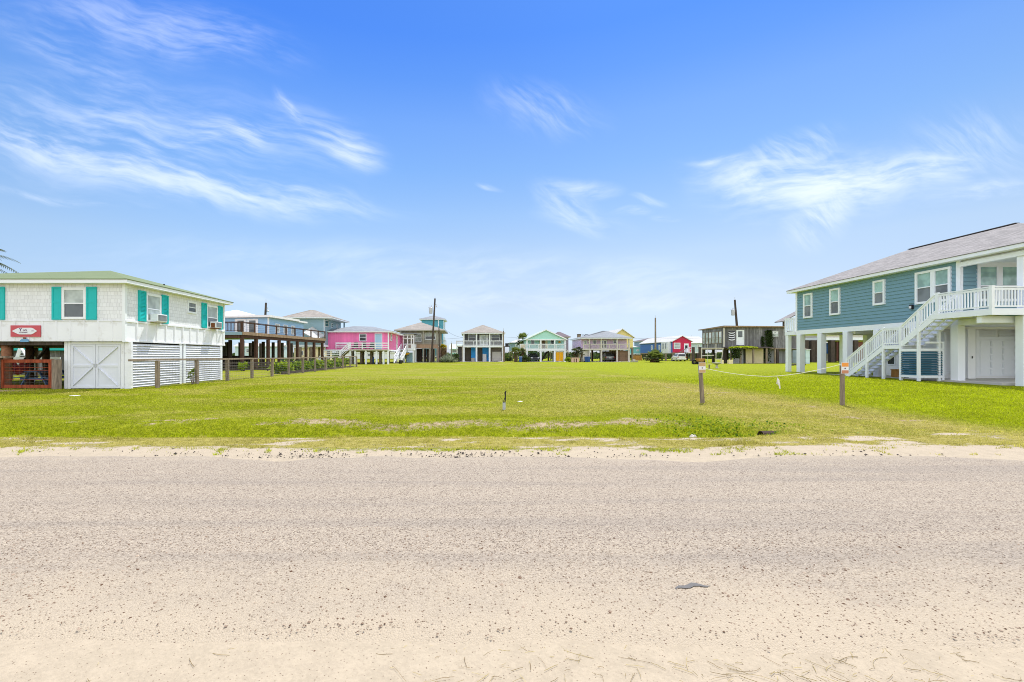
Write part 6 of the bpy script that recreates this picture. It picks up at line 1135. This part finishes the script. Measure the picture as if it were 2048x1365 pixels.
def suv(x, y, rot, paint, label, front=True):
    """4.7 m long; nose towards -y"""
    z = gz(x, y); o = thing('suv', label, 'car', (x, y, z + .02), rot); L, W = 2.35, .95
    m = MB(); prof = [(-2.33, .42), (-2.3, .78), (-2.12, .98), (-1.05, 1.1), (2.2, 1.12), (2.33, .95), (2.34, .45), (2.2, .3), (-2.2, .3)]
    def loft(m, secs):
        n = len(secs[0][1]); V = [(xx, p[0], p[1]) for xx, pr in secs for p in pr]; k = len(secs)
        m.add(V, [tuple(range(n)), tuple(reversed(range((k - 1) * n, k * n)))] + [(j * n + i, (j + 1) * n + i, (j + 1) * n + (i + 1) % n, j * n + (i + 1) % n) for j in range(k - 1) for i in range(n)])
    sh = lambda s_: [(a * (1 - .035 * s_), .7 + (b - .7) * (1 - .12 * s_)) for a, b in prof]
    loft(m, [(-W, sh(1)), (-W + .09, sh(0)), (W - .09, sh(0)), (W, sh(1))]); m.build('body', M[paint], o, True, bevel=.03)
    c = MB(); cab = [(-1.0, 1.08), (-.35, 1.66), (-.1, 1.74), (1.75, 1.74), (2.1, 1.66), (2.3, 1.1)]; n = len(cab); loft(c, [(-.90, [(a, 1.08 + (b - 1.08) * .0 if b < 1.2 else 1.1) for a, b in cab]) if 0 else (-.72, cab), (.72, cab)])
    c = MB(); V = [(-s_ * (.91 - .2 * (b - 1.08) / .66), a, b) for s_ in (1, -1) for a, b in cab]; c.add(V, [tuple(range(n)), tuple(reversed(range(n, 2 * n)))] + [(i, i + n, (i + 1) % n + n, (i + 1) % n) for i in range(n)]); c.build('cabin', M[paint], o, True, bevel=.03)
    def quad(pts, nm, mt, th=.012):
        p = [Vector(q) for q in pts]; nrm = (p[1] - p[0]).cross(p[3] - p[0]).normalized() * th; q = MB(); q.add(p + [a + nrm for a in p], [(0, 1, 2, 3), (7, 6, 5, 4), (0, 4, 5, 1), (1, 5, 6, 2), (2, 6, 7, 3), (3, 7, 4, 0)]); q.build(nm, M[mt], o, True)
    wd = lambda b: .91 - .2 * (b - 1.08) / .66
    quad([(-wd(1.14) + .07, -.93, 1.14), (wd(1.14) - .07, -.93, 1.14), (wd(1.6) - .06, -.42, 1.6), (-wd(1.6) + .06, -.42, 1.6)], 'windscreen', 'glassdk', .02)
    quad([(wd(1.16) - .08, 2.28, 1.16), (-wd(1.16) + .08, 2.28, 1.16), (-wd(1.6) + .07, 2.13, 1.6), (wd(1.6) - .07, 2.13, 1.6)], 'rear_window', 'glassdk', .02)
    for s_ in (1, -1):
        for y0, y1 in ((-.72, .5), (.58, 1.95)):
            t0 = max(y0, -.42) if y0 < 0 else y0; P = [(s_ * (wd(1.15) + .001), y0, 1.15), (s_ * (wd(1.15) + .001), y1, 1.15), (s_ * (wd(1.6) + .001), y1 - (.05 if y1 > 1 else 0), 1.6), (s_ * (wd(1.6) + .001), t0 + .1 if y0 < 0 else t0, 1.6)]; quad(P if s_ > 0 else [P[1], P[0], P[3], P[2]], 'side_window', 'glassdk', .012)
        h = MB(); h.box(min(s_ * .52, s_ * .88), max(s_ * .52, s_ * .88), -2.33, -2.24, .74, .9); h.build('headlight', M['lamp'], o, True, bevel=.02); h = MB(); h.box(min(s_ * .76, s_ * .91), max(s_ * .76, s_ * .91), 2.24, 2.35, .75, 1.05); h.build('tail_light', M['redlamp'], o, True)
        h = MB(); h.box(min(s_ * .93, s_ * 1.1), max(s_ * .93, s_ * 1.1), -.75, -.6, 1.1, 1.26); h.build('mirror', M[paint], o, True, bevel=.03)
        for wy in (-1.42, 1.42):
            w = MB(); cx = s_ * .84
            pr = [(.36, -.11), (.37, -.06), (.37, .06), (.36, .11), (.22, .115), (.22, -.115)]; V = []
            for k in range(20): t = 2 * math.pi * k / 20; V += [(cx + d, wy + r_ * math.cos(t), .37 + r_ * math.sin(t)) for r_, d in pr]
            w.add(V, [(k * 6 + i, k * 6 + (i + 1) % 6, (k + 1) % 20 * 6 + (i + 1) % 6, (k + 1) % 20 * 6 + i) for k in range(20) for i in range(6)]); wh = w.build('wheel', M['rubber'], o, True); r_ = MB(); r_.tube([(cx - .09, wy, .37), (cx + .09 * s_ + .0, wy, .37)] if s_ > 0 else [(cx + .09, wy, .37), (cx - .09, wy, .37)], .21, 14); r_.build('rim', M['metal'], wh, True)
    gq = MB(); gq.box(-.48, .48, -2.35, -2.27, .62, .88); gq.build('grille', M['black'], o, True); gq = MB(); gq.box(-.9, .9, -2.38, -2.25, .36, .56); gq.build('front_bumper', M[paint], o, True, bevel=.03); gq = MB(); gq.box(-.9, .9, 2.27, 2.4, .4, .62); gq.build('rear_bumper', M[paint], o, True, bevel=.03); gq = MB(); gq.box(-.25, .25, 2.335, 2.352, .72, .87); gq.build('number_plate', M['signwhite'], o, True)
    return o
suv(X(1067.5, 96.2), 96.9, rad(2), 'carblack', 'dark navy car parked nose out beneath the mint house'); suv(X(1221, 94), 96.0, rad(176), 'cargrey', 'dark grey car parked tail out beneath the lavender house'); suv(X(1366.5, 101), 103.2, rad(172), 'carwhite', 'white car parked in front of the crimson house')
sv = bpy.data.objects  # silver tailgate trim belongs to the grey car's rear
for o in [q for q in sv if q.get('label', '').startswith('dark grey car')]:
    q = MB(); q.box(-.78, .78, 2.33, 2.36, .9, 1.08); q.build('tailgate_trim', M['metal'], o, True)

def bin_(x, y, label, group=None):
    z = gz(x, y) + .03; o = thing('wheeled_bin', label, 'bin', (x, y, z), 0, group); m = MB(); m.add([(x - .24, y - .24, z), (x + .24, y - .24, z), (x + .24, y + .24, z), (x - .24, y + .24, z), (x - .31, y - .3, z + .95), (x + .31, y - .3, z + .95), (x + .31, y + .3, z + .95), (x - .31, y + .3, z + .95)], [(0, 3, 2, 1), (4, 5, 6, 7), (0, 1, 5, 4), (1, 2, 6, 5), (2, 3, 7, 6), (3, 0, 4, 7)]); m.build('body', M['bin'], o, bevel=.02)
    m = MB(); m.prism([(y - .33, z + .955), (y + .33, z + .955), (y + .3, z + 1.03), (y - .2, z + 1.06)], 'x', x - .33, x + .33); m.build('lid', M['bin'], o)
    for s_ in (-1, 1): m = MB(); m.tube([(x + s_ * .25, y + .26, z + .1), (x + s_ * .31, y + .26, z + .1)], .1, 10); m.build('wheel', M['rubber'], o)
bin_(X(1041, 89), 89, 'blue wheeled bin in front of the short bushy palms', 'blue wheeled bins'); bin_(X(1172.5, 91.4), 91.4, 'blue wheeled bin against the lavender house store, further left', 'blue wheeled bins'); bin_(X(1177, 91.2), 91.2, 'blue wheeled bin nearest the first post of the lavender house', 'blue wheeled bins')
pl = thing('brick_planter', 'pinkish white brick planter on the grass left of the lavender house', 'planter', (X(1151, 87), 87, .2))
for u0, u1 in ((1144, 1147.5), (1149.3, 1152), (1154, 1158)): m = MB(); m.box(X(u0, 87), X(u1, 87), 87, 88, .1, Z(717.6, 87)); m.build('pier', M['brick'], pl)
m = MB(); m.box(X(1143.4, 87), X(1158.6, 87), 86.95, 88.1, Z(717.5, 87), Z(715.8, 87)); m.build('coping', M['brick'], pl)
# palms and shrubs of the far street
palm(X(1046, 101), 101, 4.8, .26, 2.0, 36, 41, 'tall fan palm rising behind the left end of the mint house', 'palm', .6)
palm(X(1031, 92.5), 92.5, 1.9, .24, 1.5, 30, 42, 'short bushy green palm left of the blue bin', 'palm', .0, e0=-25)
palm(X(1045, 93.3), 93.3, 2.0, .14, 1.15, 24, 43, 'slim olive palm behind the blue bin', 'palmdk', .5, e0=-35)
shrub(X(1050.5, 92), 92, .85, 1.7, 420, .4, 44, 'grey green shrub at the left corner of the mint house', 'leafdk', wid=.3)
palm(X(887, 87.5), 87.5, 2.7, .28, 1.05, 26, 45, 'yellow topped stout palm beside the tan house', 'yellowpalm', .9, e0=0)
for i, (u, Y, R) in enumerate(((884.5, 85.5, 1.2), (889.5, 85, 1.5), (895, 85.6, 1.3), (899.5, 85.2, 1.6), (904.5, 85.4, 1.2), (892, 86.6, 1.7), (901, 86.8, 1.9))): rosette(X(u, Y), Y, R, 34, 50 + i, 'spiky grey green agave in the clump between the tan and grey houses', 'agaves beside the tan house')
shrub(X(899, 88), 88, 1.3, 2.1, 500, .35, 61, 'sandy leaved bush behind the agave clump', 'agave'); shrub(X(911, 88), 88, 1.0, 2.0, 520, .32, 62, 'dark green bush against the lattice of the grey house', 'leafdk')
palm(X(1153, 93), 93, 2.1, .1, .95, 22, 63, 'left stem of the leaning yucca palms beside the planter', 'palmdk', .7, lean=-.4); palm(X(1160, 93), 93, 2.0, .1, 1.0, 22, 64, 'right stem of the leaning yucca palms beside the planter', 'palmdk', .7, lean=.5); palm(X(1155, 94), 94, 2.5, .1, .9, 20, 65, 'tallest of the yucca palms, behind the planter', 'palmdk', .6, lean=.15)
shrub(X(1138, 90), 90, .75, 1.0, 340, .34, 66, 'bright leafy plant at the right corner of the mint house', 'leaf'); shrub(X(1141, 92), 92, .9, 1.9, 300, .3, 67, 'dark bush between mint house and yucca palms', 'leafdk')
palm(X(1309.5, 86), 86, .7, .75, 2.15, 46, 68, 'low drooping palm with shaggy dead skirt in front of the royal blue wall', 'palm', .98, e0=-8, lean=0, trunk='bark')
for i, (u, r, h) in enumerate(((1020, 1.2, 1.0), (1012, 1.6, .8))): shrub(X(u, 106), 106, r, h, 300, .3, 70 + i, ['low dark bush between grey house and palms', 'low scrub bush right of the thin grey pole'][i], 'leafdk')
# leafy bed behind the rail fence
g = np.random.default_rng(77)
bed = ['first leafy canna from the house end of the bed behind the rail fence', 'second leafy canna from the house end behind the rail fence', 'third leafy canna from the house end behind the rail fence', 'fourth leafy canna from the house end behind the rail fence', 'fifth leafy canna, midway along the bed behind the rail fence', 'sixth leafy canna, just past the middle of the fence bed', 'fourth leafy canna from the far end of the fence bed', 'third leafy canna from the far end of the fence bed', 'second leafy canna from the far end of the fence bed', 'leafy canna at the far end of the fence bed']
for i in range(10):
    y = 37.5 + 2.15 * i; shrub(-16.0 + g.normal(0, .15), y, .62 + .1 * g.random(), .85 + .35 * g.random() + .02 * i, 330, .34, 80 + i, bed[i], 'leaf', 'canna', 'plant', 'leafy plants behind the rail fence', .7, wid=.42)
m = MB(); m.box(-15.35, -15.25, 36.5, 58.5, -.1, .22); tag(m.build('bed_edging', M['dkwood']), 'dark timber edging along the planting bed behind the fence', 'edging')
shrub(-14.78, 24.05, .2, 1.35, 110, .13, 95, 'thin young sapling growing against the rail fence post', 'leaf', 'sapling', 'sapling', None, .8)
shrub(X(487, 43.5), 43.5, .5, .9, 120, .3, 96, 'small leafy plant at the front post of the blue deck house', 'leaf', 'shrub', 'shrub')
for i in range(4): y = 44 + i * 6; shrub(-19 + g.normal(0, .6), y, .9, 1.3, 260, .3, 97 + i, ['dark bush under the near end of the brown deck', 'dark bush under the middle of the brown deck', 'dark bush under the far half of the brown deck', 'dark bush beyond the end of the brown deck'][i], 'leafdk')
# feather palm at the left edge of the view
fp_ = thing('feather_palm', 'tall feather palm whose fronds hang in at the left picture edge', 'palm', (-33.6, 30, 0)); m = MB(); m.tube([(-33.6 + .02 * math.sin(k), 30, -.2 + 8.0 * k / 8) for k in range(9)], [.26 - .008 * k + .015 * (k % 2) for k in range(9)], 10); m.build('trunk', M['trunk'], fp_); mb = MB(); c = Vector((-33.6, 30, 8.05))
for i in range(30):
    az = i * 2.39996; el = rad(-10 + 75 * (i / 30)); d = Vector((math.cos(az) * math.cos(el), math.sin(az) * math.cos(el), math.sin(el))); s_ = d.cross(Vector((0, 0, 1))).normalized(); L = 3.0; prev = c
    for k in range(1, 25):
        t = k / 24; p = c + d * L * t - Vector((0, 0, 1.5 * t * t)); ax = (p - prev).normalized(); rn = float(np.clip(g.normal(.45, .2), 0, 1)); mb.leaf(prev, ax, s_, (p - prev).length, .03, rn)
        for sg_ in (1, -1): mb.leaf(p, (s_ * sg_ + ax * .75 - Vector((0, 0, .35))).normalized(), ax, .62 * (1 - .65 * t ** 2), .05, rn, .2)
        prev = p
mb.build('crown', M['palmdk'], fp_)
# yard things near the barn-board house
def lathe_thing(name, label, cat, x, y, parts):
    z = gz(x, y); o = thing(name, label, cat, (x, y, z)); 
    for nm, pr, mt in parts: m = MB(); m.lathe((x, y, z), pr, 18); m.build(nm, M[mt], o, smooth=False)
lathe_thing('bird_bath', 'grey stone bird bath on the lawn before the barn board house', 'bird bath', X(1433.5, 46), 46, (('pedestal', [(.19, -.05), (.19, .05), (.1, .1), (.09, .3), (.16, .36)], 'rock'), ('basin', [(.1, .361), (.32, .44), (.45, .54), (.45, .57), (.40, .56), (.2, .47), (.02, .45)], 'concrete')))
lathe_thing('garden_stool', 'small pale topped stool left of the bird bath', 'stool', X(1418.5, 45), 45, (('leg', [(.09, -.05), (.07, .05), (.06, .38)], 'postwood'), ('seat', [(.06, .381), (.23, .41), (.23, .46), (.02, .465)], 'cream')))
sf = thing('swing_frame', 'pale pipe swing frame with hanging ladder before the barn board house', 'frame', (X(1424, 68), 68, .2)); Y = 68
for p0, p1 in (((1403, 697), (1447, 697)), ((1403, 696.5), (1403, 727)), ((1415.5, 684), (1415.5, 726)), ((1432, 688), (1432, 728)), ((1446, 697), (1442.5, 727)), ((1403, 712.3), (1428, 711)), ((1434, 704.5), (1444, 704.5)), ((1434, 719), (1444, 718.5))): m = MB(); m.tube([(X(p0[0], Y), Y, Z(p0[1], Y)), (X(p1[0], Y), Y + (.0 if p0[0] != p1[0] else .01), Z(p1[1], Y))], .055 if p0[0] != 1415.5 else .03, 8); m.build('pipe', M['palewood'], sf)
for i, u in enumerate((1387.5, 1401)): x = X(u, 72); m = MB(); m.box(x - .17, x + .17, 72, 72.34, 0, Z(694.5, 72)); tag(m.build('old_piling', M['dkwood']), ['dark free standing old piling nearer the white car', 'dark free standing old piling beside the swing frame'][i], 'piling', 'old pilings beside the barn board house')
cart = thing('garden_cart', 'orange brown wooden cart on black wheels behind the leaning signed post', 'cart', (X(1403, 66), 66, .2)); x0, x1 = X(1396.5, 66), X(1410, 66); z = .25; m = MB(); m.add([(x0 + .15, 66, z + .42), (x1 - .15, 66, z + .42), (x1 - .15, 66.8, z + .42), (x0 + .15, 66.8, z + .42), (x0, 65.9, z + .85), (x1, 65.9, z + .85), (x1, 66.9, z + .85), (x0, 66.9, z + .85)], [(0, 3, 2, 1), (4, 5, 6, 7), (0, 1, 5, 4), (1, 2, 6, 5), (2, 3, 7, 6), (3, 0, 4, 7)]); m.build('tray', M['orangewood'], cart)
for x in (x0 + .25, x1 - .25):
    for y in (66.05, 66.75): m = MB(); m.tube([(x, y - .06, z + .2), (x, y + .06, z + .2)], .22, 12); m.build('wheel', M['rubber'], cart)
ty = MB(); V = []; x = X(1388.5, 67)
for k in range(18): t = 2 * math.pi * k / 18; V += [(x + r_ * math.cos(t), 67 + d, .2 + .38 + r_ * math.sin(t)) for r_, d in ((.2, -.1), (.36, -.1), (.4, 0), (.36, .1), (.2, .1))]
ty.add(V, [(k * 5 + i, k * 5 + (i + 1) % 5, (k + 1) % 18 * 5 + (i + 1) % 5, (k + 1) % 18 * 5 + i) for k in range(18) for i in range(5)]); tag(ty.build('tyre', M['rubber']), 'black tyre standing left of the orange brown cart', 'tyre')
for i, (u0, u1, v) in enumerate(((1443.5, 1447.5, 720.5), (1458, 1466, 720.5))): m = MB(); m.box(X(u0, 70), X(u1, 70), 70, 70.5, .1, Z(v, 70)); tag(m.build('block', M['cream'], bevel=.02), ['narrow cream block beside the swing frame', 'wide cream block in front of the lean-to'][i], 'block')
m = MB(); m.tube([(X(1573, 52), 52, .2), (X(1573.5, 52), 52, .35)], .12, 8); tag(m.build('yard_marker', M['cream']), 'small pale marker in the lawn left of the white columns', 'marker')
bt = thing('boat_trailer', 'low dark timber skid on the grass behind the white columns', 'skid', (X(1598, 58), 58, .2))
for k in range(3): m = MB(); m.box(X(1583, 58), X(1612, 58), 58 + .4 * k, 58.2 + .4 * k, .3, .42); m.build('beam', M['dkwood'], bt)
for u in (1586, 1609): m = MB(); m.box(X(u, 58) - .1, X(u, 58) + .1, 58, 59, .1, .298); m.build('runner', M['dkwood'], bt)
bo = thing('low_trough', 'low grey trough on the grass right of the lavender house', 'trough', (X(1271, 88), 88, .2)); m = MB(); m.add([(X(1264, 88), 88, .25), (X(1275, 88), 88, .25), (X(1275, 88), 88.8, .25), (X(1264, 88), 88.8, .25), (X(1263, 88), 87.9, .55), (X(1277, 88), 87.9, .55), (X(1277, 88), 88.9, .55), (X(1263, 88), 88.9, .55)], [(0, 3, 2, 1), (4, 5, 6, 7), (0, 1, 5, 4), (1, 2, 6, 5), (2, 3, 7, 6), (3, 0, 4, 7)]); m.build('body', M['concrete'], bo); m = MB(); m.box(X(1268, 88), X(1271, 88), 88.1, 88.7, .552, .8); m.build('filling', M['rock'], bo)
SC.cycles.max_bounces = 6; SC.cycles.diffuse_bounces = 3; SC.cycles.glossy_bounces = 2; SC.cycles.transmission_bounces = 2; SC.cycles.caustics_reflective = False; SC.cycles.caustics_refractive = False
SC.cycles.filter_width = 1.0
SC.cycles.use_denoising = True; SC.cycles.denoiser = 'OPENIMAGEDENOISE'; SC.cycles.denoising_prefilter = 'NONE'; SC.cycles.denoising_input_passes = 'RGB_ALBEDO_NORMAL'
